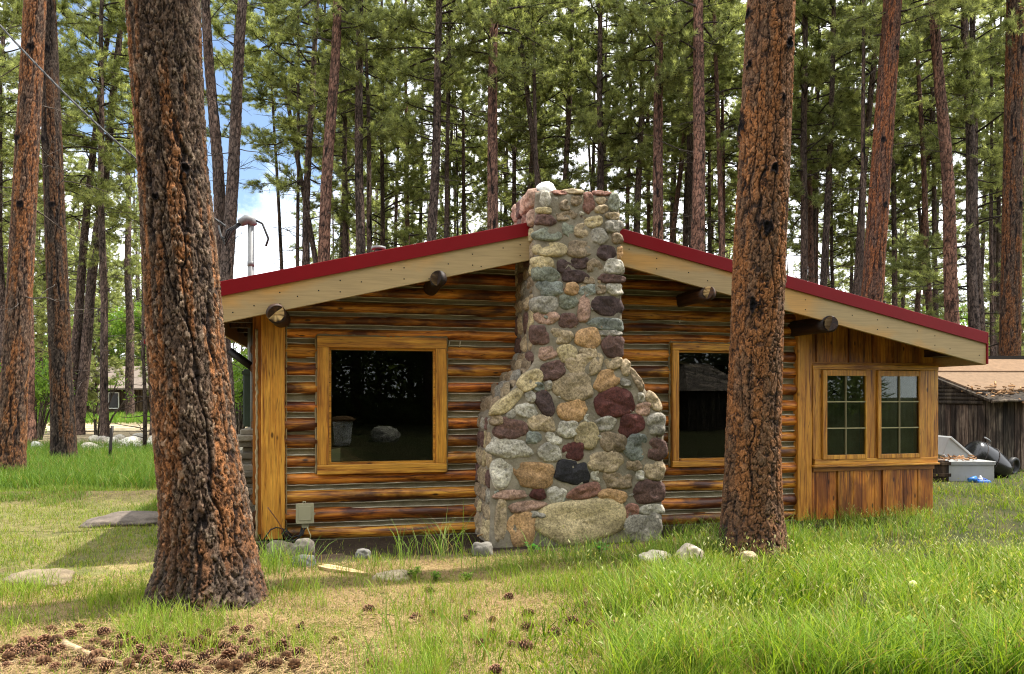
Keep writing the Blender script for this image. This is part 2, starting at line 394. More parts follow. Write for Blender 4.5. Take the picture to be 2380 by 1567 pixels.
for nm, (a, za, b_, zb) in (('l', (sL, zL, sA, zA)), ('r', (sA, zA, sR, zR))):
    mb = MB(); slab(mb, a, za, b_, zb, redh - 0.01, dF, TF - 0.012, TF + 0.03)
    nn = 18
    for k in range(nn):
        w = (k + 0.5 + random.uniform(-.3, .3)) / nn; s = a + (b_ - a) * w; zz = za + (zb - za) * w
        for hh in ((0.2, 0.31) if k % 3 == 0 else (0.17 + 0.2 * random.random(),)):
            mb.box(s - .006, s + .006, TF - 0.0155, TF - 0.008, zz - hh - .006, zz - hh + .006, (0.1, 0.07, 0.05), 1)
    mb.build('barge_board', ['fascia_board', 'steel_dark'], cabin, bevel=0.003)
# eave boards (side fascia)
mb = MB(); mb.box(sL + .005, sL + .035, TF + .03, TB + .45, zL - dF, zL - .05); mb.build('eave_board', 'fascia_board', cabin)
mb = MB(); mb.box(sR - .035, sR - .005, TF + .03, TB + .45, zR - dF, zR - .05); mb.build('eave_board', 'fascia_board', cabin)
# round roof beams coming out of the gable
for (px, py, r, dark) in ((640, 727, 25, 0), (1019, 647, 21.5, 1), (1650, 680, 19, 0), (1934, 752, 22, 1)):
    s, z = wp(px, py, TF - 0.07); R = .82 * r / F * (P0[1] + s * SA)
    ts = [TF - 0.05, TF - 0.045, TF + 0.1, -0.2, 0.1, 0.5]
    mb = MB(); cc = (0.38, 0.31, 0.27) if not dark else (0.2, 0.16, 0.16)  # sides darkened to paint in the overhang's shadow; two are charred as well
    mb.tube([(s + 0.008 * random.uniform(-1, 1), t, z + 0.006 * random.uniform(-1, 1)) for t in ts], [R * .9, R, R, R * .99, R, R], 18, cc, 0, True, 0.05)
    o = mb.build('roof_beam', 'beam_wood', cabin)
    # sawn end: cracked pale or charred disc
    mb = MB(); v = [(s, TF - 0.058, z)]; f = []; c = [(1.6, 1.5, 1.1) if not dark else (0.16, 0.13, 0.12)]
    for k in range(20):
        th = 2 * PI * k / 20; rr = R * (.86 + .08 * random.random()); v.append((s + rr * math.cos(th), TF - 0.0535, z + rr * math.sin(th)))
        q_ = random.random(); c.append((1.5, 1.4, 1.05) if (q_ < .55 and not dark) else ((0.35, 0.3, 0.22) if q_ < .8 else (0.12, 0.1, 0.09)))
    f = [(0, 1 + (k + 1) % 20, 1 + k) for k in range(20)]; mb.add(v, f, c)
    mb.build('sawn_end', 'stick_wood', o)
# ---- logs and chinking
sCorn = wp(662, 1000)[0]; sLogR = wp(1853, 1000)[0] + 0.02; sEnd = wp(2165, 1000)[0]
rows = [(440, 510), (550, 635), (688, 805), (855, 970), (1030, 1130), (1205, 1297), (1352, 1462), (1518, 1624), (1684, 1789), (1844, 1949), (2000, 2115), (2174, 2290), (2339, 2440)]
zr = []
for a, b_ in rows:
    z1 = wp(698.9, (800 + a / 2.975) / 1.2908)[1]; z0 = wp(698.9, (800 + b_ / 2.975) / 1.2908)[1]; zr.append((z0, z1))
zr.sort(); pitch = (zr[-1][1] - zr[0][1]) / (len(zr) - 1)
while zr[-1][1] < zA + .1:
    zt0 = zr[-1][1] + 0.052 + random.uniform(-.008, .008); zr.append((zt0, zt0 + 0.118 + random.uniform(-.012, .012)))
print('pitch', pitch, 'rows', len(zr), zr[0])
pwx0, pwx1 = wp(738, 1000)[0], wp(1036, 1000)[0]; pwz1 = wp(738, 782)[1]; pwz0 = wp(738, 1102)[1]
rwx0, rwx1 = wp(1556, 1000)[0], wp(1792, 1000)[0]; rwz1 = wp(1557, 798)[1]; rwz0 = wp(1557, 1085)[1]
holes = [(pwx0, pwx1, pwz0, pwz1), (rwx0, rwx1, rwz0, rwz1)]
def spans(z0, z1, a, b_):
    out = [(a, b_)]
    for (h0, h1, hz0, hz1) in holes:
        if z1 > hz0 + .02 and z0 < hz1 - .02:
            nx = []
            for (u, w) in out:
                if w <= h0 or u >= h1: nx.append((u, w)); continue
                if u < h0: nx.append((u, h0 + .03))
                if w > h1: nx.append((h1 - .03, w))
            out = nx
    return out
def roof_span(z):                                    # where the gable is at least this high
    a = (z - La + .10) / Lb; b_ = (z - Ra + .10) / Rb
    return max(sCorn - .12, a), min(sLogR, b_)
logs = MB(); chink = MB(); lips = MB()
for i, (z0, z1) in enumerate(zr):
    zc = (z0 + z1) / 2; hh = (z1 - z0) / 2
    a, b_ = roof_span(z1)
    if b_ - a < 0.2: continue
    for (u, w) in spans(zc - .03, zc + .03, a, b_):
        if w - u < .05: continue
        n = max(3, int((w - u) / 0.07)); v = []; f = []; c = []
        hue = random.uniform(0.8, 1.2) * (1.0 - .35 * ss(2.2, 3.4, zc)); red = random.uniform(0.72, 1.05) * (1 - .15 * ss(2.0, 3.2, zc))  # upper logs darker and redder: eave shade put into the varnish colour
        K = 12
        for k in range(n + 1):
            s = u + (w - u) * k / n
            wob = 0.020 * (mnoise.noise((s * 1.1, i * 7.3, 0))) ; thick = 1 + 0.20 * mnoise.noise((s * 0.9, i * 3.1, 5)) + 0.09 * mnoise.noise((s * 4, i * 2.7, 9))
            for j in range(K):
                th = 2 * PI * j / K
                rr = thick * (1 + 0.035 * mnoise.noise((s * 3.0, math.cos(th) * 2 + i * 5, math.sin(th) * 2)))
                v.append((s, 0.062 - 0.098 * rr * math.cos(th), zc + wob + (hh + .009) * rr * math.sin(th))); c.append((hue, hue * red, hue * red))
        for k in range(n):
            for j in range(K): f.append((k * K + j, k * K + (j + 1) % K, (k + 1) * K + (j + 1) % K, (k + 1) * K + j))
        f.append(tuple(range(K))[::-1]); f.append(tuple(n * K + j for j in range(K)))
        logs.add(v, f, c, 0, True)
    # chinking above this log
    if i + 1 < len(zr):
        c0, c1 = z1 - .012, zr[i + 1][0] + .012
        a, b_ = roof_span(c1)
        for (u, w) in spans((c0 + c1) / 2 - .01, (c0 + c1) / 2 + .01, a, b_):
            n = max(3, int((w - u) / 0.05)); v = []; f = []
            K = 5
            tone = random.uniform(0.8, 1.1)
            for k in range(n + 1):
                s = u + (w - u) * k / n
                for j in range(K):
                    e = (j / (K - 1)) * 2 - 1
                    v.append((s, 0.030 - 0.012 * abs(e) ** 2 + 0.004 * mnoise.noise((s * 9, j, i * 3)), c0 + (c1 - c0) * j / (K - 1)))
            for k in range(n):
                for j in range(K - 1): f.append((k * K + j, (k + 1) * K + j, (k + 1) * K + j + 1, k * K + j + 1))
            chink.add(v, f, (tone, tone, tone * .97), 0, True)
            # pale feathered edges of the mortar, lying on the logs
            for e, zz in ((0, z1 + .004), (1, zr[i + 1][0] - .004)):
                k2 = max(3, int((w - u) / .035)); pts = []; rad = []
                for k in range(k2 + 1):
                    s = u + (w - u) * k / k2
                    pts.append((s, 0.006, zz + 0.007 * mnoise.noise((s * 2.3, i * 3 + e, 1)) + 0.004 * mnoise.noise((s * 11, i * 3 + e, 4))))
                    rad.append(0.0050 * max(.15, 0.85 + 1.2 * mnoise.noise((s * 4, i * 5 + e, 8))))
                lips.tube(pts, rad, 5, (1, 1, 1), 0, False)
# upright mortar dabs
for (px, py) in ((1043, 800), (1068, 800), (1056, 818), (1605, 810), (1500, 765), (1430, 770), (1580, 745)):
    s, z = wp(px, py); lips.tube([(s, .005, z - .03), (s + .01, .003, z + .03)], .007, 5, (1, 1, 1))
lw = logs.build('log_wall', 'log_wood', cabin)
ck = chink.build('chinking', 'chink', cabin); lips.build('mortar_edge', 'lip', ck)
# backing and the rest of the house so that the rooms are dark
def wall_with_holes(mb, s0, s1, hs, t0, t1, zb, col=(1, 1, 1)):
    xs = sorted({s0, s1, sA} | {h[0] for h in hs} | {h[1] for h in hs})
    for u, w in zip(xs[:-1], xs[1:]):
        inh = [h for h in hs if h[0] <= u + 1e-6 and h[1] >= w - 1e-6]
        tu, tw = zroof(u) - .17, zroof(w) - .17
        if inh:
            h = inh[0]
            mb.prism([(u, zb), (w, zb), (w, h[2]), (u, h[2])], t0, t1, col); mb.prism([(u, h[3]), (w, h[3]), (w, tw), (u, tu)], t0, t1, col)
        else: mb.prism([(u, zb), (w, zb), (w, tw), (u, tu)], t0, t1, col)
sw0, sw1, sz0, sz1 = wp(1910, 960)[0], wp(2142, 960)[0], wp(1915, 1068)[1], wp(1915, 868)[1]
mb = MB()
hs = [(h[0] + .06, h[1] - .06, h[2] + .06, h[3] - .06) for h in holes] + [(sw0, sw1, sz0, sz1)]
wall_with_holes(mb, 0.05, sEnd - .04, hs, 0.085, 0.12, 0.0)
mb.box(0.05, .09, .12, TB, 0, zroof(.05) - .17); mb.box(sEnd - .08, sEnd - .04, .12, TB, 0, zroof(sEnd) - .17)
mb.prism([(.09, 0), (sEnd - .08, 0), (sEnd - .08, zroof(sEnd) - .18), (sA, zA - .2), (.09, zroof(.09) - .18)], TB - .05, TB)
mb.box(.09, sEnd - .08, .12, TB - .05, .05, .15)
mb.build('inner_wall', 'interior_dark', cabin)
# side wall logs (left and right long walls)
mb = MB()
for i, (z0, z1) in enumerate(zr):
    if z1 > zroof(0) - .2: break
    mb.tube([(-0.02 + .01 * random.random(), t, (z0 + z1) / 2) for t in (0.02, .7, 1.5, 3, 4.6, TB)], (z1 - z0) / 2 + .018, 10, (.9, .85, .85))
mb.build('side_wall', 'beam_wood', cabin)
# left corner: wide upright board, thin strips beside it, ragged mortar seam
z_c1 = zroof(0.1) - .17; z_c0 = wp(605, 1252)[1]
c0 = wp(607, 1000, -.07)[0]; c1 = wp(662, 1000, -.07)[0]
mb = MB(); mb.box(c0, c1, -.075, .10, z_c0, z_c1); mb.build('corner_board', 'frame_wood_up', cabin, bevel=.006)
mb = MB(); mb.box(c0 - .055, c0 - .004, -.045, .10, z_c0 + .05, z_c1, (.75, .6, .55)); mb.box(c0 - .09, c0 - .058, 0.0, .14, z_c0 + .35, z_c1 - .1, (.55, .45, .42)); mb.build('corner_trim', 'frame_wood_up', cabin, bevel=.004)
mb = MB(); k2 = 60
mb.tube([(c0 - .045 + .012 * mnoise.noise((k * .7, 3, 1)), -.05, z_c0 + (z_c1 - .3 - z_c0) * k / k2) for k in range(k2 + 1)], [.011 * (.7 + .7 * random.random()) for _ in range(k2 + 1)], 6, (1.5, 1.4, 1.2)); 
mb.tube([(c1 + .012 + .006 * mnoise.noise((k * .9, 8, 1)), -.03, z_c0 + (z_c1 - .2 - z_c0) * k / k2) for k in range(k2 + 1)], [.007 * (.7 + .7 * random.random()) for _ in range(k2 + 1)], 5, (1.3, 1.2, 1.0)); mb.build('mortar_seam', 'chink', ck)
# foundation: rough stones in mortar under the logs
mb = MB(); zf = zr[0][0]
mb.box(-.12, sLogR, -.03, .3, -.3, zf - .0, (.85, .85, .8)); mb.box(sLogR, sEnd, .02, .3, -.3, z_c0, (.6, .6, .55)); mb.box(-.32, -.1, .05, 3.0, -.3, .28, (.8, .78, .72)); mb.build('foundation', 'concrete', cabin)
# rough ends of wall stones and split slabs poking out at the left corner
mb = MB(); random.seed(21)
for k in range(17):
    zz = .1 + k * .062; ex = -.30 + .006 * k + random.uniform(-.05, .03)
    mb.box(ex, -.04, .12 + random.uniform(-.05, .06), .9, zz, zz + .05 + random.random() * .02, (random.uniform(.5, 1.1),) * 3)
mb.build('rubble_buttress', 'concrete', cabin, bevel=.012)
# ---- window of the gable: frame, glass, inside sill
def picture_window(x0, x1, z0, z1, fw, nm):
    fr = MB(); T0, T1 = -.085, .085
    fr.box(x0, x1, T0, T1, z1 - fw, z1); fr.box(x0, x1, T0, T1, z0, z0 + fw * .85)
    fr.box(x0, x0 + fw, T0 + .003, T1, z0 + fw * .85, z1 - fw, (1, 1, 1), 1); fr.box(x1 - fw, x1, T0 + .003, T1, z0 + fw * .85, z1 - fw, (1, 1, 1), 1)
    w = fr.build('window', ['frame_wood_flat', 'frame_wood_up'], cabin, bevel=.006)
    ins = MB(); a, b_, e, g = x0 + fw, x1 - fw, z0 + fw * .85, z1 - fw; th = .022
    ins.box(a + .001, a + th, -.03, .06, e, g); ins.box(b_ - th, b_ - .001, -.03, .06, e, g); ins.box(a + th, b_ - th, -.03, .06, g - th, g - .001); ins.box(a + th, b_ - th, -.045, .06, e + .001, e + th)
    ins.build('stop', 'frame_wood_flat', w)
    gl = MB(); gl.box(a + .01, b_ - .01, .02, .026, e + .01, g - .01); gl.build('pane', 'window_glass', w)
    k2 = 50; mo = MB()                               # mortar smeared round the frame
    pts = [(x0 - .012, z0 + (z1 - z0) * k / k2) for k in range(k2 + 1)] + [(x0 + (x1 - x0) * k / k2, z1 + .012) for k in range(k2 + 1)] + [(x1 + .010, z1 + (z0 - z1) * k / k2) for k in range(k2 + 1)]
    mo.tube([(p[0] + .008 * mnoise.noise((p[0] * 7, p[1] * 7, 2)), -.025, p[1] + .008 * mnoise.noise((p[0] * 7, p[1] * 7, 9))) for p in pts], [.012 * (.6 + .8 * random.random()) for _ in pts], 6, (1.25, 1.18, 1.0))
    mo.build('mortar_bead', 'chink', w)
    return w
fw = wp(765, 1000, -.08)[0] - wp(738, 1000, -.08)[0]
W1 = picture_window(pwx0, pwx1, pwz0, pwz1, fw, 'a'); W2 = picture_window(rwx0, rwx1, rwz0, rwz1, fw * .72, 'b')
W1['label'] = 'large square picture window'; W2['label'] = 'narrower window partly behind the pine'
a = wp(766, 1060, .10); b_ = wp(791, 1042, .10)
mb = MB(); mb.prism([(a[0] - .04, wp(766, 1082, .1)[1]), (b_[0], wp(766, 1082, .1)[1]), (b_[0], b_[1]), (a[0] - .04, b_[1] - .03)], .17, .176, (1, .95, .8))
tag(mb.build('paper_card', 'white_paint'), 'cream card standing inside the lower left corner of the picture window', 'card'); bpy.data.objects['paper_card'].location = cabin.location; bpy.data.objects['paper_card'].rotation_euler = cabin.rotation_euler
# ---- porch: corner board, upright boards, casing, two six-pane sashes
def PX(cx, cy, t=0): return wp((1900 + cx / 2.3745) / 1.2908, (1000 + cy / 2.3745) / 1.2908, t)
zb0 = PX(1300, 1405)[1]
def vbox(mb, cx0, cx1, t0, t1, z0, z1, col=(1, 1, 1)): mb.box(PX(cx0, 900, t0)[0], PX(cx1, 900, t0)[0], t0, t1, z0, z1, col)
u0, u1 = PX(1172, 900, -.06)[0], PX(1272, 900, -.06)[0]
mb = MB(); mb.prism([(u0, zb0), (u1, zb0), (u1, zroof(u1) - .17), (u0, zroof(u0) - .17)], -.065, .08, (.9, .85, .8)); mb.build('corner_board', 'frame_wood_up', cabin, bevel=.006)
cz1 = PX(1300, 222, -.05)[1]; cz0 = PX(1300, 938, -.05)[1]
mb = MB(); random.seed(5)
ed = [1272, 1300, 1420, 1530, 1643, 1705, 1728, 1850, 1960, 2050, 2128]; 
for k, (p, q_) in enumerate(zip(ed[:-1], ed[1:])):
    x0, x1 = PX(p, 900, -.02)[0] + .003, PX(q_, 900, -.02)[0] - .003; cc = random.uniform(.7, 1.0); rc = random.uniform(.85, 1)
    mb.prism([(x0, cz1 - .05), (x1, cz1 - .05), (x1, zroof(x1) - .165), (x0, zroof(x0) - .165)], -.02 - (.012 if k % 2 else 0), .05, (cc, cc * rc, cc * rc))
mb.build('porch_siding', 'siding_wood', cabin, bevel=.003); mb = MB()
ed = [1272, 1300, 1445, 1452, 1560, 1612, 1715, 1770, 1920, 2020, 2125]
for k, (p, q_) in enumerate(zip(ed[:-1], ed[1:])):
    x0, x1 = PX(p, 900, -.02)[0] + .003, PX(q_, 900, -.02)[0] - .003; cc = random.uniform(.8, 1.1); rc = random.uniform(.85, 1)
    mb.box(x0, x1, -.022 - random.choice((0, .01, .014)), .05, zb0 + random.uniform(-.03, .01), cz0 + .03, (cc, cc * rc, cc * rc))
mb.build('porch_siding', 'siding_wood', cabin, bevel=.003)
mb = MB(); mb.box(PX(1272, 900)[0], sEnd - .02, .052, .075, zb0, cz1 - .0, (.2, .15, .1)) if False else None
# casing
mb = MB(); CT0, CT1 = -.075, .05
g1a, g1b = PX(1380, 600, -.09)[0], PX(1655, 600, -.09)[0]; g2a, g2b = PX(1765, 600, -.09)[0], PX(2035, 600, -.09)[0]
gz0 = PX(1400, 868, -.09)[1]; gz1 = PX(1400, 303, -.09)[1]
s1a, s1b, s2a, s2b = PX(1348, 600, -.09)[0], PX(1667, 600, -.09)[0], PX(1740, 600, -.09)[0], PX(2052, 600, -.09)[0]
sb0 = PX(1400, 900, -.09)[1]; sb1 = PX(1400, 255, -.09)[1]
k0, k1 = PX(1280, 600, CT0)[0], PX(2176, 600, CT0)[0]
mb.box(k0, k1, CT0, CT1, sb1 - .005, cz1); mb.box(k0 + .02, k1 - .02, CT0 - .008, CT1, cz0, sb0 + .005); mb.box(k0 - .01, k1 - .01, CT0 - .035, CT1, cz0 - .025, cz0 - .002)
mb.box(k0 + .02, k1 - .04, -.05, CT1, cz0 - .085, cz0 - .027, (.6, .5, .45))
mb.box(k0, k1 - .02, CT0 + .03, CT1, cz1 + .002, cz1 + .03, (.8, .7, .65))
mb.box(k0, s1a, CT0 + .003, CT1, sb0 + .005, sb1 - .005, (1, 1, 1), 1); mb.box(s1b, s2a, CT0 + .003, CT1, sb0 + .005, sb1 - .005, (.85, .8, .75), 1); mb.box(s2b, k1 - .005, CT0 + .003, CT1, sb0 + .005, sb1 - .005, (1, 1, 1), 1)
cas = mb.build('window_casing', ['frame_wood_flat', 'frame_wood_up'], cabin, bevel=.004)
for (a, b_, ga, gb) in ((s1a, s1b, g1a, g1b), (s2a, s2b, g2a, g2b)):
    mb = MB(); t0, t1 = -.098, -.06
    mb.box(a + .004, ga, t0, t1, sb0, sb1 - .01); mb.box(gb, b_ - .004, t0, t1, sb0, sb1 - .01); mb.box(ga, gb, t0 + .002, t1, gz1, sb1 - .012); mb.box(ga, gb, t0 + .002, t1, sb0 + .002, gz0)
    sa = mb.build('sash', 'frame_wood_up', cabin, bevel=.004)
    mb = MB(); m_ = ga + (gb - ga) * .49; r1 = gz0 + (gz1 - gz0) * .337; r2 = gz0 + (gz1 - gz0) * .672; h_ = .0065
    mb.box(m_ - h_, m_ + h_, t0 + .006, t1 - .004, gz0, gz1, (.55, .5, .38))
    for r_ in (r1, r2): mb.box(ga, m_ - h_, t0 + .008, t1 - .004, r_ - h_, r_ + h_, (.95, .9, .72)); mb.box(m_ + h_, gb, t0 + .008, t1 - .004, r_ - h_, r_ + h_, (.95, .9, .72))
    mb.build('muntin', 'box_plastic', sa)
    mb = MB(); mb.box(ga - .005, gb + .005, -.074, -.070, gz0 - .005, gz1 + .005); mb.build('pane', 'window_glass', sa)
    mb = MB(); k2 = 40; v = []; f = []
    for k in range(k2 + 1):
        x = a + .01 + (b_ - a - .02) * k / k2; tt = .02 + .006 * math.sin(k * .8) + .008 * math.sin(k * .33)
        v += [(x, tt, sb0), (x, tt, sb1)]
    f = [(2 * k, 2 * k + 2, 2 * k + 3, 2 * k + 1) for k in range(k2)]; mb.add(v, f, (1, 1, 1), 0, True)
    cu = mb.build('curtain', 'curtain'); cu.location = cabin.location; cu.rotation_euler = cabin.rotation_euler
    tag(cu, 'drab olive curtain behind the left six-pane sash' if a == s1a else 'drab olive curtain behind the right six-pane sash', 'curtain')
# star-shaped dark crack-like plant seen in the top left pane
mb = MB(); cx, cz = PX(1432, 418, -.05)
for k in range(7):
    th = k * 2 * PI / 7 + .3; L_ = .07 + .05 * random.random()
    mb.tube([(cx, -.045, cz), (cx + L_ * .6 * math.cos(th), -.05, cz + L_ * .6 * math.sin(th)), (cx + L_ * math.cos(th) * 1.1, -.04, cz + L_ * math.sin(th) - .02)], [.009, .006, .002], 5, (.3, .3, .25))
mb.tube([(cx, -.045, cz), (cx - .05, -.04, cz + .16)], .004, 5, (.3, .3, .25))
hp = mb.build('hanging_ornament', 'steel_dark'); hp.location = cabin.location; hp.rotation_euler = cabin.rotation_euler
tag(hp, 'dark spidery ornament hanging inside the top left porch pane', 'ornament')
# porch return wall and eave blocking
mb = MB(); mb.box(sEnd - .05, sEnd - .0, -.02, TB, zb0, zroof(sEnd) - .17); mb.build('porch_side', 'siding_wood', cabin)
e0 = PX(2010, 200)[0]
mb = MB(); mb.box(e0 + .1, sEnd + .22, -.5, .06, zroof(sEnd) - .30, zroof(sEnd + .22) - .16, (.4, .35, .3)); mb.build('eave_block', 'beam_wood', cabin)
# ------------------------------------------------------------------ chimney
TC = -0.82
outL = sorted([(wp(x, y, TC)[1], wp(x, y, TC)[0]) for x, y in ((1138, 1300), (1144, 1100), (1146, 1000), (1147, 968), (1166, 940), (1243, 842), (1243, 700), (1246, 440))])
outR = sorted([(wp(x, y, TC)[1], wp(x, y, TC)[0]) for x, y in ((1536, 1300), (1543, 1100), (1546, 1000), (1540, 962), (1470, 858), (1447, 835), (1446, 640), (1440, 440))])
zlo = -0.15; ztop = wp(1340, 452, TC)[1]
def oL(z): return float(np.interp(z, [p[0] for p in outL], [p[1] for p in outL]))
def oR(z): return float(np.interp(z, [p[0] for p in outR], [p[1] for p in outR]))
NZ = 120; nsd = 14; nfr = 44; v = []; f = []; c = []
for i in range(NZ + 1):
    z = zlo + (ztop - zlo) * i / NZ; l, r = oL(z), oR(z)
    ring = [(l, .1 + (TC - .1) * k / nsd) for k in range(nsd)] + [(l + (r - l) * k / nfr, TC) for k in range(nfr + 1)] + [(r, TC + (.1 - TC) * (k + 1) / nsd) for k in range(nsd)]
    W = len(ring)
    for (s, t) in ring:
        d = .018 * mnoise.noise((s * 5, t * 5, z * 5)) + .010 * mnoise.noise((s * 14, t * 14, z * 14))
        rs = (s - (l + r) / 2) / ((r - l) / 2); rnd = max(0, abs(rs) - .86) / .14 if t < TC + .02 else 0
        v.append((s + (d if t > TC + .02 else 0) * (-1 if s < (l + r) / 2 else 1), t + (-d if t < TC + .1 else 0) + .03 * rnd ** 2, z)); k_ = .85 + .3 * mnoise.noise((s * 2, z * 2, 4)); c.append((k_, k_, k_))
for i in range(NZ):
    for j in range(W - 1): f.append((i * W + j, i * W + j + 1, (i + 1) * W + j + 1, (i + 1) * W + j))
f.append(tuple(NZ * W + j for j in range(W)))
mb = MB(); mb.add(v, f, c, 0, True); chim = mb.build('chimney', 'mortar', cabin)
PAL = dict(T=(.44, .34, .20), O=(.50, .29, .12), G=(.34, .32, .26), B=(.22, .255, .225), W=(.56, .53, .43), R=(.10, .034, .028), M=(.135, .078, .062),
           K=(.028, .027, .03), P=(.40, .24, .17), Y=(.52, .42, .22), D=(.085, .055, .05), N=(.20, .225, .165), S=(.28, .205, .12), E=(.28, .115, .08))
PAL = {k_: tuple(.80 * x_ + .20 * y_ for x_, y_ in zip(v_, (.30, .26, .20))) if k_ not in 'RMKD' else v_ for k_, v_ in PAL.items()}
S1 = """617,150,85,105,0,W 685,165,45,50,0,G 605,240,110,40,0,Y 620,315,150,78,0,M 770,200,75,70,0,S 785,282,165,62,15,S 958,185,82,150,0,E 1050,160,72,52,0,T 1055,232,98,58,10,T 1155,180,84,125,0,N
1145,282,108,48,0,T 995,328,135,78,15,Y 1155,360,132,88,5,G 800,395,90,98,0,N 900,400,98,105,0,T 1037,445,128,108,0,G 1180,460,78,72,0,S 640,430,200,92,0,N 660,543,245,98,0,Y 890,545,200,118,0,S 1095,570,150,112,0,D 1198,570,44,84,0,O
605,650,158,88,0,Y 765,680,118,92,0,D 880,650,128,92,10,D 1000,678,122,98,0,S 1152,682,148,102,0,W 625,745,192,108,-5,N 845,755,202,88,0,D 1130,775,195,62,0,M 955,790,90,55,0,S 655,848,198,112,0,B 830,855,112,88,0,O
945,868,122,82,15,B 1155,855,142,78,-5,W 1050,860,72,62,0,S 615,975,198,122,0,G 795,955,128,118,0,N 922,1010,92,190,-5,P 1105,985,245,132,0,D 630,1080,182,98,0,P 800,1105,142,105,0,M 1090,1130,270,88,-4,B 575,1215,132,138,0,M
745,1225,172,108,-5,T 955,1240,188,152,0,O 1150,1300,172,172,0,M 1125,1200,170,42,0,G 635,1355,132,98,0,P 790,1360,138,128,20,Y 960,1355,132,82,0,T 930,1450,280,170,10,T 1140,1430,152,88,-5,T 1245,1470,70,112,-10,T 675,1495,192,132,10,M
730,100,120,30,0,E 840,92,140,34,0,T 1060,104,130,30,0,E 850,160,90,70,0,S"""
S2 = """500,110,205,112,40,Y 835,160,312,202,0,T 1100,105,218,142,25,O 1240,125,92,52,-15,G 565,160,80,60,0,B 640,150,52,72,0,G 495,235,82,82,0,G 615,285,195,118,-52,D 320,285,280,92,42,Y 470,345,172,108,0,W 835,345,222,158,0,O
1160,285,322,205,6,R 1370,245,52,66,0,W 1385,330,112,94,0,P 1470,275,150,80,-50,T 1335,100,175,50,-58,S 350,375,72,50,40,G 235,420,90,72,0,S 345,490,242,148,0,M 590,445,238,122,0,T 790,490,148,122,0,W 960,405,82,52,0,W
1085,450,162,105,12,G 1290,460,195,165,0,R 1485,455,148,158,0,G 945,540,178,188,0,Y 1150,595,205,142,-10,S 525,560,118,92,0,B 680,565,122,82,-35,W 340,640,296,150,-6,W 650,675,168,142,0,W 840,665,162,128,0,R 1320,630,168,195,-10,B
1490,650,150,155,0,M 1090,745,272,148,0,T 280,830,152,218,0,W 530,845,302,188,0,O 830,830,255,168,-4,K 1310,775,122,68,0,S 1475,815,152,132,0,T 1010,855,62,88,0,W 1180,890,242,122,-5,S 1358,850,58,72,0,W 345,1005,242,72,0,P
560,1000,108,78,0,R 705,1010,138,128,0,W 925,980,245,108,14,E 1140,1020,218,108,-6,O 1420,980,245,168,0,M 480,1095,292,78,6,P 570,1150,122,62,0,G 890,1215,682,305,2,Y 1295,1140,102,122,0,E 1450,1120,192,78,0,W 430,1270,205,262,0,O
268,1200,78,312,-2,T 1390,1265,292,202,0,G 610,215,50,60,0,E"""
def stone(mb, s, t, z, w, h, rot, col, seed, axis='front', out=.045):
    rs = np.random.RandomState(seed); NA, NR = 30, 8
    ex = rs.uniform(2.3, 3.6); nk = rs.randint(5, 8); tk = np.sort(rs.uniform(0, 6.283, nk) * .35 + np.arange(nk) / nk * 6.283); dk = rs.uniform(.84, 1.04, nk); pmix = rs.uniform(.35, .8); a1, a2, a3 = rs.uniform(0, 6.28, 3); irr = rs.uniform(.03, .075)
    v = []; c = []; tone = rs.uniform(.85, 1.15)
    two = rs.uniform(.75, 1.0)
    bow = rs.uniform(5, 10)
    for i in range(NR + 1):
        q = i / NR; rho = 1 - q
        prof = (1 - rho ** bow) ** .55 if rho < 1 else 0
        for j in range(NA):
            th = 2 * PI * j / NA; cx, sx = math.cos(th), math.sin(th)
            r = (abs(cx) ** ex + abs(sx) ** ex) ** (-1 / ex)
            rp = min(d_ / max(.05, math.cos(th - t_)) for t_, d_ in zip(tk, dk)); r = r * (1 - pmix) + min(r * 1.05, rp) * pmix
            r *= 1 + irr * math.sin(2 * th + a1) * .6 + irr * math.sin(3 * th + a2) + irr * .6 * math.sin(5 * th + a3)
            x = cx * r * w / 2 * rho; y = sx * r * h / 2 * rho
            rr = math.radians(rot); X = x * math.cos(rr) - y * math.sin(rr); Z = x * math.sin(rr) + y * math.cos(rr)
            nz = mnoise.noise((X * 7 + seed, Z * 7, seed * .37)) * .024 + mnoise.noise((X * 21 + seed, Z * 21, seed * .37)) * .014 + abs(mnoise.noise((X * 13 + seed, Z * 13, seed * .7))) * .016
            d = -.03 + (out + .03) * prof + nz * (1.0 if rho < .97 else .3)
            if axis == 'front': v.append((s + X, t - d, z + Z))
            elif axis == 'left': v.append((s - d, t + X, z + Z))
            else: v.append((s + X, t + Z, z + d))
            m = 1 + .25 * mnoise.noise((X * 6 + seed, Z * 6, seed * .9)); k = tone * m * (two if mnoise.noise((X * 3 + seed * 2, Z * 3, 2)) > .1 else 1)
            if rho > .95: k *= .8
            c.append((col[0] * k, col[1] * k * (1 - .02), col[2] * k))
    f = []
    for i in range(NR):
        for j in range(NA):
            a, b_ = i * NA + j, i * NA + (j + 1) % NA; f.append((a, b_, b_ + NA, a + NA) if axis != 'left' else (b_, a, a + NA, b_ + NA))
    mb.add(v, f, c, 0, True)
mb = MB(); sd = 1
for oy, S in ((540, S1), (1100, S2)):
    for e in S.split():
        cx, cy, w, h, rot, col = e.split(','); cx, cy, w, h, rot = map(float, (cx, cy, w, h, rot)); sd += 1
        px, py = (1400 + cx / 2.6117) / 1.2908, (oy + cy / 2.6117) / 1.2908
        s, z = wp(px, py, TC); k = (P0[1] + s * SA + TC * CA) / F / 2.6117 / 1.2908
        stone(mb, s, TC, z, w * k * 1.20 + .012, h * k * 1.22 + .012, rot, PAL[col], sd, 'front', min(.024, .010 + .035 * min(w, h) * k))
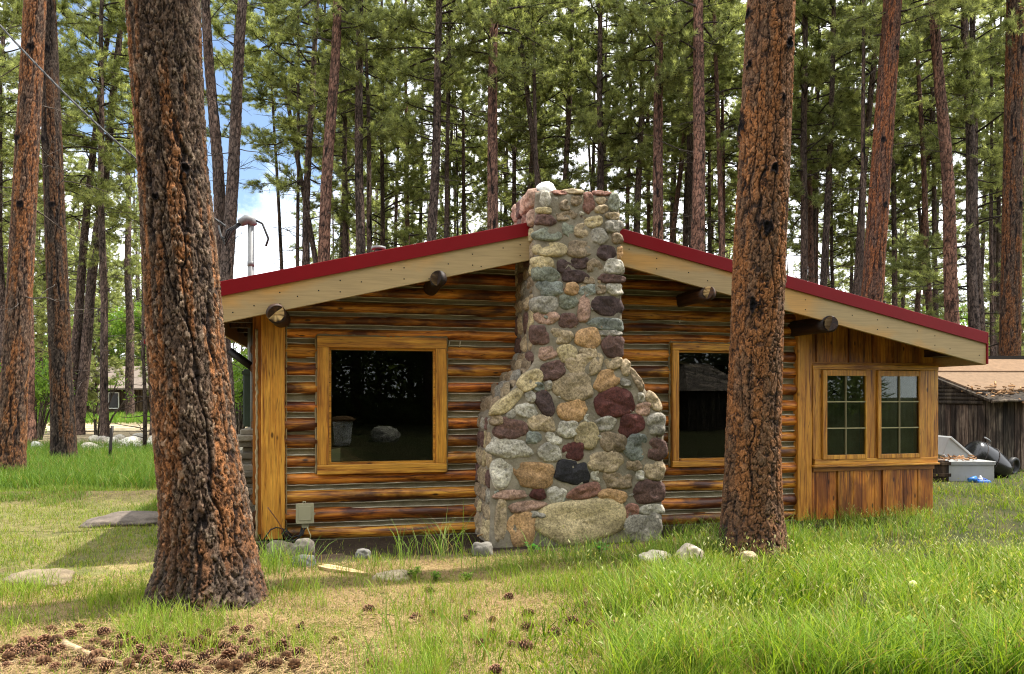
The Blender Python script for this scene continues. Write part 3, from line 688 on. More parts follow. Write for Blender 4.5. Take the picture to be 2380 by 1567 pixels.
# small fillers pressed into the mortar
for k in range(150):
    z = random.uniform(0.1, ztop - .1); l, r = oL(z), oR(z); s = random.uniform(l + .05, r - .05)
    stone(mb, s, TC + .012, z, random.uniform(.035, .085), random.uniform(.03, .06), random.uniform(-30, 30), PAL[random.choice('TGSWMGSB')], 500 + k, 'front', .006)
# left flank
zz = .02; k = 900
while zz < ztop - .06:
    hgt = random.uniform(.10, .24); t = -.74
    if abs(oL(zz + .05) - oL(zz + hgt)) < .08:
        while t < -.02:
            wdt = random.uniform(.13, .3); k += 1
            top = zz + hgt / 2 > zroof(oL(zz)) - .05
            stone(mb, (oL(zz) + oL(zz + hgt)) / 2, t + wdt / 2 - .03, zz + hgt / 2, wdt * 1.05, hgt * 1.05, random.uniform(-6, 6), PAL[random.choice('PEPM' if top else 'TSSGTYM')], k, 'left', .016 if not top else .05)
            t += wdt
    zz += hgt
# slabs lying on the sloping left shoulder
zA_, zB_ = outL[3][0], outL[5][0]
for q_ in (.12, .38, .64, .88):
    z = zA_ + (zB_ - zA_) * q_; s = oL(z)
    for t in (-.62, -.32, -.05):
        k += 1; stone(mb, s + .0, t, z + .0, .34, .26, 0, PAL[random.choice('STSG')], k, 'left', .014)
# rim stones on top
for (s_, t_) in [(oL(ztop) + .1 + .13 * i, -.74) for i in range(6)] + [(oL(ztop) + .08, -.74 + .17 * i) for i in range(5)] + [(oR(ztop) - .08, -.74 + .17 * i) for i in range(5)]:
    k += 1; stone(mb, s_, t_, ztop - .015, .15, .14, random.uniform(0, 90), PAL[random.choice('TGEWP')], k, 'top', .035)
mb.build('stone_facing', 'stone', chim)
# pale stone left standing on the chimney top
def rock_mesh(w, d, h, seed, col, flat=.25, n=3):
    import bmesh
    bm = bmesh.new(); bmesh.ops.create_icosphere(bm, subdivisions=n, radius=1)
    rs = np.random.RandomState(seed); off = rs.uniform(0, 50, 3); v = []; c = []
    for q in bm.verts:
        p = q.co.copy(); k = 1 + .28 * mnoise.noise(Vector(p) * 1.1 + Vector(off)) + .12 * mnoise.noise(Vector(p) * 2.9 + Vector(off)) + .05 * mnoise.noise(Vector(p) * 7 + Vector(off))
        for ax in range(3):
            p[ax] = math.copysign(abs(p[ax]) ** .82, p[ax])
        p *= k; z = p.z * h * .55
        v.append((p.x * w * .5, p.y * d * .5, z + h * (.5 - flat)))
        m = 1 + .3 * mnoise.noise(Vector(p) * 2 + Vector(off)); c.append((col[0] * m, col[1] * m, col[2] * m))
    f = [tuple(x.index for x in fc.verts) for fc in bm.faces]; bm.free()
    mb = MB(); mb.add(v, f, c, 0, True); return mb
s, z = wp(1272, 436, -.66)
o = rock_mesh(.20, .16, .15, 3, (.85, .85, .82), .2).build('white_rock', 'rock'); o.location = cab(s - .0, -.66, ztop + .02); o.rotation_euler = (0.1, -.5, .4)
tag(o, 'bright white rock sitting on the top left rim of the stone chimney', 'rock')
# ------------------------------------------------------------------ service mast, roof vent, meter cabinet, bracket, junction box
tm = 1.3; sm, zt = wp(583, 522, tm); zb_ = wp(583, 990, tm)[1]
mb = MB(); mb.tube([(sm, tm, zroof(0) - 1.6), (sm, tm, zt)], .036, 14, (1, 1, 1)); mb.tube([(sm, tm, zt - .5), (sm, tm, zt - .44)], .042, 14); mast = mb.build('service_mast', 'galvanized', cabin)
mast['label'] = 'grey metal mast with drooping wires above the left eave'
mb = MB(); mb.tube([(sm + .03, tm, zt - .01), (sm, tm, zt + .05), (sm - .05, tm - .02, zt + .05), (sm - .12, tm - .04, zt + .0)], [.05, .062, .06, .045], 12); mb.build('weatherhead', 'galvanized', mast)
mb = MB()
for k in range(3):
    mb.tube([(sm - .09 - .02 * k, tm - .04, zt), (sm - .2 - .03 * k, tm - .06, zt - .1), (sm - .28, tm - .05, zt - .27 + .04 * k), (sm - .33, tm, zt - .16), (sm - .37, tm + .05, zt - .02)], .011, 6)
mb.tube([(sm + .03, tm, zt + .06), (sm + .13, tm, zt + .02), (sm + .2, tm, zt - .16), (sm + .17, tm, zt - .25)], .014, 6)
mb.build('drop_wire', 'black_rubber', mast)
s, z = wp(880, 580, .9); mb = MB(); mb.tube([(s, .9, zroof(s) - .1), (s, .9, z + .02)], .04, 14, (1, 1, 1)); mb.tube([(s, .9, z), (s, .9, z + .03)], .085, 14, (1.2, 1.2, 1.2)); mb.build('roof_vent', 'galvanized', cabin)
# electric meter cabinet on the left wall
tq = .9; a = wp(566, 858, tq); b_ = wp(592, 992, tq)
mb = MB(); mb.box(a[0], -.06, tq, tq + .35, b_[1], a[1]); mc = mb.build('meter_cabinet', 'green_paint', cabin, bevel=.008)
mb = MB(); mb.box(a[0] - .012, a[0] - .002, tq + .02, tq + .33, b_[1] + .03, a[1] - .03); mb.box(a[0] - .02, a[0] + .1, tq - .012, tq - .002, a[1] - .06, a[1] - .02); mb.build('lid', 'green_paint', mc)
mb = MB(); p = wp(533, 815, .25); q_ = wp(592, 858, .25)
mb.tube([(p[0], .25, p[1]), (q_[0], .25, q_[1])], .04, 4, (.25, .22, .2)); mb.build('eave_bracket', 'steel_dark', cabin)
mb = MB(); p = wp(586, 770, .3); mb.tube([(p[0], .3, zroof(0) - .35), (p[0], .3, .4)], .018, 8, (.6, .55, .4)); mb.build('conduit', 'galvanized', cabin)
for j in range(9):
    mb = MB(); mb.box(sL + .04, .0, -.55 + .62 * j, -.47 + .62 * j, zL - .26, zL - .165, (.8, .75, .7)); mb.build('rafter_tail', 'beam_wood', cabin)
# junction box on the wall
def JX(cx, cy, t=-.1): return wp((640 + cx / 2.975) / 1.2908, (1250 + cy / 2.975) / 1.2908, t)
a, b_ = JX(742, 955, -.16), JX(893, 782, -.16)
mb = MB(); mb.box(a[0], b_[0], -.14, -.04, a[1], b_[1]); jb = mb.build('junction_box', 'box_plastic', cabin, bevel=.008)
jb['label'] = 'beige plastic junction box with loose wires'
mb = MB(); mb.box(a[0] - .006, b_[0] + .006, -.165, -.142, a[1] - .004, b_[1] + .006); mb.box(a[0] + .02, b_[0] - .02, -.171, -.166, a[1] + .03, b_[1] - .02); mb.build('lid', 'box_plastic', jb, bevel=.006)
mb = MB(); w_ = b_[0] - a[0]; mb.box(a[0] + w_ * .3, a[0] + w_ * .72, -.13, -.06, a[1] - .055, a[1] + .005); mb.build('cable_gland', 'box_plastic', jb, bevel=.003); mb = MB(); mb.box(a[0] + w_ * .35, a[0] + w_ * .4, -.12, -.1, b_[1], b_[1] + .022); mb.box(a[0] + w_ * .5, a[0] + w_ * .55, -.12, -.1, b_[1], b_[1] + .022); mb.box(a[0] + w_ * .35, a[0] + w_ * .55, -.12, -.1, b_[1] + .018, b_[1] + .026)
mb.build('hanger_loop', 'box_plastic', jb, bevel=.003); mb = MB(); mb.box(b_[0] + .004, b_[0] + .018, -.15, -.12, a[1] + .08, a[1] + .1); mb.build('latch', 'box_plastic', jb, bevel=.003)
mb = MB()
def J3(cx, cy, t): p = JX(cx, cy, t); return (p[0], t, p[1])
for pts in ([(800, 985), (790, 1040), (740, 1100), (690, 1095), (640, 1050), (620, 1000), (560, 990), (510, 1010), (470, 1070), (440, 1110)], [(820, 985), (800, 1050), (720, 1110), (660, 1100), (610, 1040), (640, 1000), (700, 1060)], [(790, 985), (770, 1060), (700, 1080), (650, 1040), (655, 1000)], [(830, 985), (760, 1080), (705, 1120), (700, 1175)], [(625, 1090), (620, 1040), (650, 1020), (690, 1050)]):
    mb.tube([J3(x, y, -.12 - .03 * math.sin(i)) for i, (x, y) in enumerate(pts)], .008, 6)
mb.build('loose_cable', 'black_rubber', jb)
mb = MB(); mb.tube([J3(x, y, -.13) for x, y in ((838, 985), (850, 1020), (868, 1060), (866, 1095))], .005, 5, (1.6, 1.6, 1.5)); mb.build('thin_wire', 'box_plastic', jb); mb = MB(); mb.tube([J3(x, y, -.12) for x, y in ((484, 808), (530, 870), (580, 940), (612, 1000), (618, 1060))], .006, 5, (.5, .2, .12)); mb.build('thin_wire', 'box_plastic', jb)
# ------------------------------------------------------------------ the two great pines in front
def big_pine(name, label, prof, Y, seed, Htot, knots, flare, orange, cellw=.052, cellh=.15, furw=1.0, flk=1.0, step=.0095, NT=330, tone=(1, 1, 1)):
    """prof: (py, left px, right px) read on the photograph"""
    H = sorted([(at(CX, py, Y)[2], ((l + r) / 2 - CX) / F * Y, (r - l) / 2 / F * Y) for py, l, r in prof])
    zz = [p[0] for p in H]; cxs = [p[1] for p in H]; rs_ = [p[2] for p in H]
    x0 = float(np.interp(0, zz, cxs)); ztop = zz[-1]
    rows_ = np.concatenate([np.arange(-.25, ztop + .15, step), np.linspace(ztop + .2, Htot, 60)])
    th = np.arange(NT) / NT * 2 * PI
    TH, Z = np.meshgrid(th, rows_)
    slope = (cxs[-1] - cxs[-3]) / (zz[-1] - zz[-3])
    cx = np.interp(Z, zz, cxs) + np.maximum(0, Z - ztop) * slope
    rs_ = [r_ / math.sqrt(1 + (c_ / Y) ** 2) - (.012 if Y < 8 else 0) for r_, c_ in zip(rs_, cxs)]      # off-axis cylinders look wider than they are
    R = np.interp(Z, zz, rs_); R = np.where(Z > ztop, rs_[-1] * (1 - .88 * (Z - ztop) / (Htot - ztop)), R)
    R0 = float(np.interp(1.2, zz, rs_))
    per = int(round(2 * PI * R0 / cellw)); u = TH / (2 * PI) * per
    vv = Z / cellh
    wu = (fbm(u * .6, vv * .5, seed, int(per * .6) if False else None, 3) - .45)
    # periodic warp
    wu = 1.6 * (vnoise(u * .5, vv * .35, seed + 3, per // 2) - .5) + .9 * (vnoise(u * 2, vv * 3.0, seed + 4, per * 2) - .5) + .5 * (vnoise(u * 4, vv * 8, seed + 44, per * 4) - .5); wv = .9 * (vnoise(u, vv, seed + 6, per) - .5) + .5 * (vnoise(u * 3, vv * 4, seed + 66, per * 3) - .5)
    f1, f2, idv = worley(u + wu, vv + wv, seed, per)
    plate = ss(.015, .17, f2 - f1)
    g1, g2, idg = worley(u * 2.4 + wu * 2, vv * 2.6 + wv, seed + 40, None)
    p2 = int(2 * PI * R0 / .020); h1_, h2_, idh = worley(TH / (2 * PI) * p2 + wu * 1.5, Z / .032 + wv * 2.5, seed + 70, p2)
    fu = TH / (2 * PI) * int(2 * PI * R0 / .12); pf = int(2 * PI * R0 / .12); fw_ = .55 * (vnoise(fu * .5, Z * 1.6, seed + 92, max(1, pf // 2)) - .5) + .5 * (vnoise(fu * 2, Z * 6, seed + 93, pf * 2) - .5)
    fr_ = np.abs(np.mod(fu + fw_ * 1.5, 1.0) - .5) * 2                        # 1 on the furrow line
    furrow = ss(.70, .95, fr_ + .22 * (vnoise(fu, Z * 2.2, seed + 95, pf) - .55)) * furw * ss(.3, .5, vnoise(fu, Z * 1.1, seed + 96, pf) + .15)
    flake = flk * (idh - .5) * .014 + .004 * ss(0, .2, h2_ - h1_)
    fine = (fbm(TH / (2 * PI) * 160, Z * 40, seed + 60, 160, 3) - .45)
    depth = .013 * np.clip(R / R0, .3, 1.3)
    disp = depth * (plate - 1) - .020 * furrow + flake + .010 * fine
    fl = np.exp(-np.clip(Z, 0, 9) / .28) * flare * (np.maximum(0, np.cos(TH * 2.5 + seed)) ** 1.5 * .16 + np.maximum(0, np.cos(TH * 4 + 1.3 * seed)) ** 2 * .10)
    X = cx - x0 + (R + disp + fl) * np.cos(TH); Yv = (R + disp + fl) * np.sin(TH)
    # pigment
    big = fbm(u * .55, Z * .9, seed + 11, None, 3); big = .5 * vnoise(u * .5, Z * 1.3, seed + 11, max(1, per // 2)) + .5 * vnoise(u, Z * 2.5, seed + 12, per)
    w = np.clip(ss(.42, .60, big) * 1.0 + (idv - .5) * .45 + orange, 0, 1)
    cg = np.array([.145, .095, .065]); co = np.array([.31, .13, .05]); cl = np.array([.30, .22, .15]); cd = np.array([.024, .018, .017])
    col = lerp3(np.broadcast_to(cg, X.shape + (3,)), co, w)
    col = lerp3(col, cl, ss(.70, .95, idh) * .6 * flk)
    col = col * (.80 + .9 * fine[..., None] + .85 * flk * (np.mod(idh * 7.3, 1.0) - .4)[..., None])
    col = lerp3(col, cd, np.clip((1 - plate) * .88 + furrow * .95 + ss(.80, 1, 1 - idh) * .6 * flk, 0, 1))
    col = col * np.array(tone)
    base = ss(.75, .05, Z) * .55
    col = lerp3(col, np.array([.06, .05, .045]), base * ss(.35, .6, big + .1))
    for (kx, ky, kr) in knots:                          # branch scars
        kz = at(kx, ky, Y)[2]; kX = (kx - CX) / F * Y; c0_ = float(np.interp(kz, zz, cxs)); r0_ = float(np.interp(kz, zz, rs_))
        a0 = -math.acos(max(-1, min(1, (kX - c0_) / r0_)))
        da = np.mod(TH - a0 + PI, 2 * PI) - PI
        dd = np.hypot(da * r0_, (Z - kz) * .8) / kr * (1 + 1.9 * (fbm(u * 2.2, Z * 14, seed + 5, None, 3) - .42))
        k_ = ss(1.25, .7, dd); col = lerp3(col, np.array([.012, .01, .011]), k_)
        bump_ = ss(1.5, .8, dd) * .02 - ss(.7, .2, dd) * .03
        X = X + bump_ * np.cos(TH); Yv = Yv + bump_ * np.sin(TH)
    V = np.stack([X, Yv, Z], -1).reshape(-1, 3); nr = len(rows_)
    i0 = (np.arange(nr - 1)[:, None] * NT + np.arange(NT)[None, :]); i1 = (np.arange(nr - 1)[:, None] * NT + (np.arange(NT)[None, :] + 1) % NT)
    Q = np.stack([i0, i1, i1 + NT, i0 + NT], -1).reshape(-1, 4)
    root = empty(name, (x0, Y, gzs(x0, Y) if False else 0.0))
    tag(root, label, 'pine tree')
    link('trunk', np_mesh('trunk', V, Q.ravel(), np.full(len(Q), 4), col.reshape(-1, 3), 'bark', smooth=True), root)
    return root, (float(np.interp(ztop, zz, cxs)) - x0 + slope * (Htot - ztop), slope)
LP = [(-220, 272, 452), (0, 288, 470), (250, 305, 480), (400, 318, 490), (600, 328, 512), (800, 338, 528), (1000, 352, 553), (1150, 368, 580), (1250, 372, 594), (1320, 366, 606), (1370, 356, 616), (1402, 348, 622), (1460, 340, 632)]
left_pine, lt = big_pine('pine_tree', 'huge grey and orange barked pine at left, its flared foot beside the heap of cones', LP, 5.28, 4, 24, [(455, 410, .03), (400, 480, .02)], 0.35, -.13, .045, .14, .95, 1.0, tone=(.95, .97, 1.0))
RP = [(-220, 1748, 1858), (0, 1733, 1851), (200, 1722, 1845), (400, 1712, 1838), (600, 1700, 1828), (800, 1693, 1822), (1000, 1684, 1818), (1100, 1680, 1818), (1200, 1672, 1822), (1260, 1664, 1830), (1300, 1655, 1838)]
right_pine, rt = big_pine('pine_tree', 'tall orange barked pine trunk with black knots, close in front of the narrower window', RP, 7.17, 9, 26, [(1818, 122, .055), (1778, 408, .045), (1762, 538, .055), (1830, 648, .05), (1734, 715, .05), (1718, 300, .06), (1738, 40, .05), (1737, 160, .03), (1800, 250, .03)], .45, .42, .075, .125, .8, .4)
# ------------------------------------------------------------------ forest pines: trunk and crown kinds, copied
def trunk_mesh(seed, red, H=24.0, R0=.2):
    NT, nr = 36, 300; th = np.arange(NT) / NT * 2 * PI; rows_ = np.linspace(-.4, H, nr); TH, Z = np.meshgrid(th, rows_)
    R = R0 * (1 - .80 * np.clip(Z / H, 0, 1) ** 1.15) + .07 * np.exp(-np.clip(Z, 0, 9) / .35)
    cx = .12 * np.sin(Z * .21 + seed) * Z / H * 2 + .03 * np.sin(Z * .9 + seed); cy = .12 * np.cos(Z * .17 + seed * 2) * Z / H * 2
    cx = cx - cx[0:1]; cy = cy - cy[0:1]
    per = 11; u = TH / (2 * PI) * per; vv = Z / .30; wu = 1.2 * (vnoise(u, vv, seed, per) - .5)
    f1, f2, idv = worley(u + wu, vv, seed + 1, per); plate = ss(.03, .3, f2 - f1)
    d = .016 * (plate - 1) + .010 * (idv - .5)
    big = vnoise(u * .5, Z * .5, seed + 2, 5)
    c1 = np.array([.22, .115, .08]) if red else np.array([.155, .105, .085]); c2 = np.array([.16, .09, .068]) if red else np.array([.105, .078, .067]); cd = np.array([.022, .017, .016])
    col = lerp3(np.broadcast_to(c2, TH.shape + (3,)), c1, np.clip(ss(.35, .65, big) + (idv - .5) * .8, 0, 1)); col = lerp3(col, cd, (1 - plate) * .8)
    knot = ss(.86, .93, vnoise(u * 1.5, Z * 1.9, seed + 8, None)); col = lerp3(col, np.array([.012, .01, .01]), knot)
    V = np.stack([cx + (R + d) * np.cos(TH), cy + (R + d) * np.sin(TH), Z], -1).reshape(-1, 3)
    i0 = (np.arange(nr - 1)[:, None] * NT + np.arange(NT)[None, :]); i1 = (np.arange(nr - 1)[:, None] * NT + (np.arange(NT)[None, :] + 1) % NT)
    Q = np.stack([i0, i1, i1 + NT, i0 + NT], -1).reshape(-1, 4)
    fx = lambda z: (np.interp(z, rows_, cx[:, 0]), np.interp(z, rows_, cy[:, 0]))
    return np_mesh('trunk', V, Q.ravel(), np.full(len(Q), 4), col.reshape(-1, 3), 'bark_far', smooth=True), fx
class Tri:
    """numpy collector of tapered branch tubes and needle triangles"""
    def __init__(s): s.V = []; s.F = []; s.S = []; s.C = []; s.MI = []; s.n = 0
    def add(s, V, F, size, C, mi):
        V = np.asarray(V, np.float32); F = np.asarray(F)
        s.V.append(V); s.F.append((F + s.n).ravel()); s.S.append(np.full(len(F), size)); s.C.append(np.broadcast_to(C, V.shape)); s.MI.append(np.full(len(F), mi)); s.n += len(V)
    def mesh(s, name, mats): return np_mesh(name, np.concatenate(s.V), np.concatenate(s.F), np.concatenate(s.S), np.concatenate(s.C), mats, np.concatenate(s.MI))
def tube_np(T, pts, r0, r1, n, col):
    pts = np.asarray(pts, float); k = len(pts); d = np.gradient(pts, axis=0); d /= np.linalg.norm(d, axis=1)[:, None] + 1e-9
    a = np.cross(d, [.3, .2, .93]); a /= np.linalg.norm(a, axis=1)[:, None] + 1e-9; b_ = np.cross(d, a)
    th = np.arange(n) / n * 2 * PI; r = np.linspace(r0, r1, k)[:, None, None]
    V = pts[:, None, :] + r * (a[:, None, :] * np.cos(th)[None, :, None] + b_[:, None, :] * np.sin(th)[None, :, None])
    i0 = np.arange(k - 1)[:, None] * n + np.arange(n)[None, :]; i1 = np.arange(k - 1)[:, None] * n + (np.arange(n)[None, :] + 1) % n
    T.add(V.reshape(-1, 3), np.stack([i0, i1, i1 + n, i0 + n], -1).reshape(-1, 4), 4, col, 0)
def tufts(T, P, D, rs, n=22, L=.18, W=.018, cA=(.09, .11, .046), cB=(.42, .455, .205)):
    """needle fans: one at every P pointing along D"""
    P = np.asarray(P); D = np.asarray(D); m = len(P)
    d = D[:, None, :] + rs.normal(0, .62, (m, n, 3)); d /= np.linalg.norm(d, axis=2)[..., None]
    l = L * rs.uniform(.65, 1.15, (m, n, 1))
    sd = np.cross(d, rs.normal(0, 1, (m, n, 3))); sd /= np.linalg.norm(sd, axis=2)[..., None]
    base = P[:, None, :] + rs.normal(0, .025, (m, n, 3))
    V = np.stack([base - sd * W * .5, base + sd * W * .5, base + d * l], 2).reshape(-1, 3)
    tone = np.repeat(np.clip(rs.normal(.45, .28, (m, 1)), 0, 1), n, 1) + rs.uniform(-.15, .15, (m, n)); tone = np.clip(tone, 0, 1)
    C = np.array(cA)[None, :] * (1 - tone.reshape(-1, 1)) + np.array(cB)[None, :] * tone.reshape(-1, 1); C = np.repeat(C, 3, 0)
    T.add(V, np.arange(len(V)).reshape(-1, 3), 3, C, 1)
def crown_mesh(seed, fx, H=24.0, z0=5.0, nb=105, Lm=2.6, dead=18, dens=1.0, zd=2.0):
    rs = np.random.RandomState(seed); T = Tri(); P = []; D = []
    bc = (.05, .04, .034)
    for i in range(nb):
        q = (i + rs.uniform(0, 1)) / nb; z = z0 + (H - .3 - z0) * q; az = rs.uniform(0, 2 * PI)
        L = Lm * (0.55 + .45 * min(1, q * 4)) * (1 - .72 * q ** 1.6) * rs.uniform(.6, 1.2)
        el = math.radians(rs.uniform(-18, 22) + 38 * q)
        ox, oy = fx(z); p = np.array([ox, oy, z]); k = 7; pts = [p]; dirv = np.array([math.cos(az) * math.cos(el), math.sin(az) * math.cos(el), math.sin(el)])
        for j in range(k - 1):
            dirv = dirv + rs.normal(0, .13, 3) + np.array([0, 0, .07 if j > 2 else -.05]); dirv /= np.linalg.norm(dirv); p = p + dirv * L / (k - 1); pts.append(p)
        pts = np.array(pts); tube_np(T, pts, .012 + .012 * L, .006, 5, bc)
        nsb = int(5 + 4.5 * L)
        for j in range(nsb):
            w = rs.uniform(.30, 1.0); x = w * (k - 1); a = int(min(k - 2, x)); b_ = pts[a] + (pts[a + 1] - pts[a]) * (x - a); dd = pts[a + 1] - pts[a]; dd /= np.linalg.norm(dd)
            sdv = dd * .7 + rs.normal(0, .55, 3) + np.array([0, 0, .18]); sdv /= np.linalg.norm(sdv); sl = L * rs.uniform(.15, .34) * (1.25 - .5 * w); e = b_ + sdv * sl; mid = b_ + sdv * sl * .55 + rs.normal(0, .04, 3)
            tube_np(T, [b_, mid, e], .008, .004, 3, bc)
            nt = max(2, int(sl / .085 * dens))
            for t in np.linspace(.25, 1, nt): P.append(b_ + (e - b_) * t + rs.normal(0, .035, 3)); D.append(sdv + np.array([0, 0, .25]))
        for t in (.8, .9, 1.0): P.append(pts[-2] + (pts[-1] - pts[-2]) * t); D.append(dd)
    for i in range(dead):
        z = rs.uniform(zd, z0 + (H - z0) * .4); az = rs.uniform(0, 2 * PI); L = rs.uniform(.3, 1.7); ox, oy = fx(z)
        d = np.array([math.cos(az), math.sin(az), rs.uniform(-.35, .25)]); p = np.array([ox, oy, z]); pts = [p]
        for j in range(4): d = d + rs.normal(0, .16, 3); p = p + d / np.linalg.norm(d) * L / 4; pts.append(p)
        tube_np(T, pts, .016, .004, 4, (.085, .07, .06))
        for j in range(3):
            a = pts[rs.randint(2, 4)]; tube_np(T, [a, a + rs.normal(0, .22, 3)], .006, .003, 3, (.085, .07, .06))
    tufts(T, np.array(P), np.array(D), rs)
    return T.mesh('crown', ['bark_far', 'needles'])
KINDS = {}
for nm, seed, red, kw in (('dark', 1, 0, dict(z0=9.0, nb=58, dead=40)), ('dark2', 2, 0, dict(z0=10.0, nb=52, Lm=2.4, dead=40)), ('dark3', 3, 0, dict(z0=7.5, nb=62, Lm=2.2, dead=40)), ('red', 4, 1, dict(z0=11, nb=60, Lm=2.5, dead=22)), ('red2', 5, 1, dict(z0=11, nb=60, Lm=2.5, dead=22)), ('bare', 6, 0, dict(z0=14, nb=40, Lm=2.0, dead=30)),
                          ('low', 7, 0, dict(z0=2.6, nb=66, Lm=2.5, zd=1, dens=.9)), ('low2', 8, 1, dict(z0=4.0, nb=64, Lm=2.7, zd=1, dens=.9))):
    tm_, fx = trunk_mesh(seed * 31, red); KINDS[nm] = (tm_, crown_mesh(seed * 13, fx, **kw))
KINDS['young'] = None
tm_, fx = trunk_mesh(777, 0, 9.0, .11); KINDS['young'] = (tm_, crown_mesh(99, fx, 9.0, .9, 70, 1.9, 6, 1.1, .4))
PROTO = {}
npine = [0]
def pine(kind, x, y, d, h, lean=(0, 0), rz=0.0, cw=1.0, label='', group=None):
    """d trunk diameter, h height, lean = tilt towards +x, +y"""
    base = .22 if kind == 'young' else .4; hh = 9.0 if kind == 'young' else 24.0
    tmh, cmh = KINDS[kind]
    if kind not in PROTO:
        r = empty('pine_tree', (0, 0, 0)); t = link('trunk', tmh, r); c = link('crown', cmh, r); PROTO[kind] = (r, t, c)
    else:
        r0, t0, c0_ = PROTO[kind]; r = r0.copy(); COL.objects.link(r)
        for k in list(r.keys()): del r[k]
        t = t0.copy(); c = c0_.copy(); COL.objects.link(t); COL.objects.link(c); t.parent = r; c.parent = r
    r.location = (x, y, gzs(x, y)); r.rotation_euler = (-lean[1], lean[0], 0)
    t.scale = (d / base, d / base, h / hh); c.scale = (cw, cw, h / hh); t.rotation_euler = (0, 0, rz); c.rotation_euler = (0, 0, rz)
    tag(r, label, 'pine tree', group); npine[0] += 1
    return r
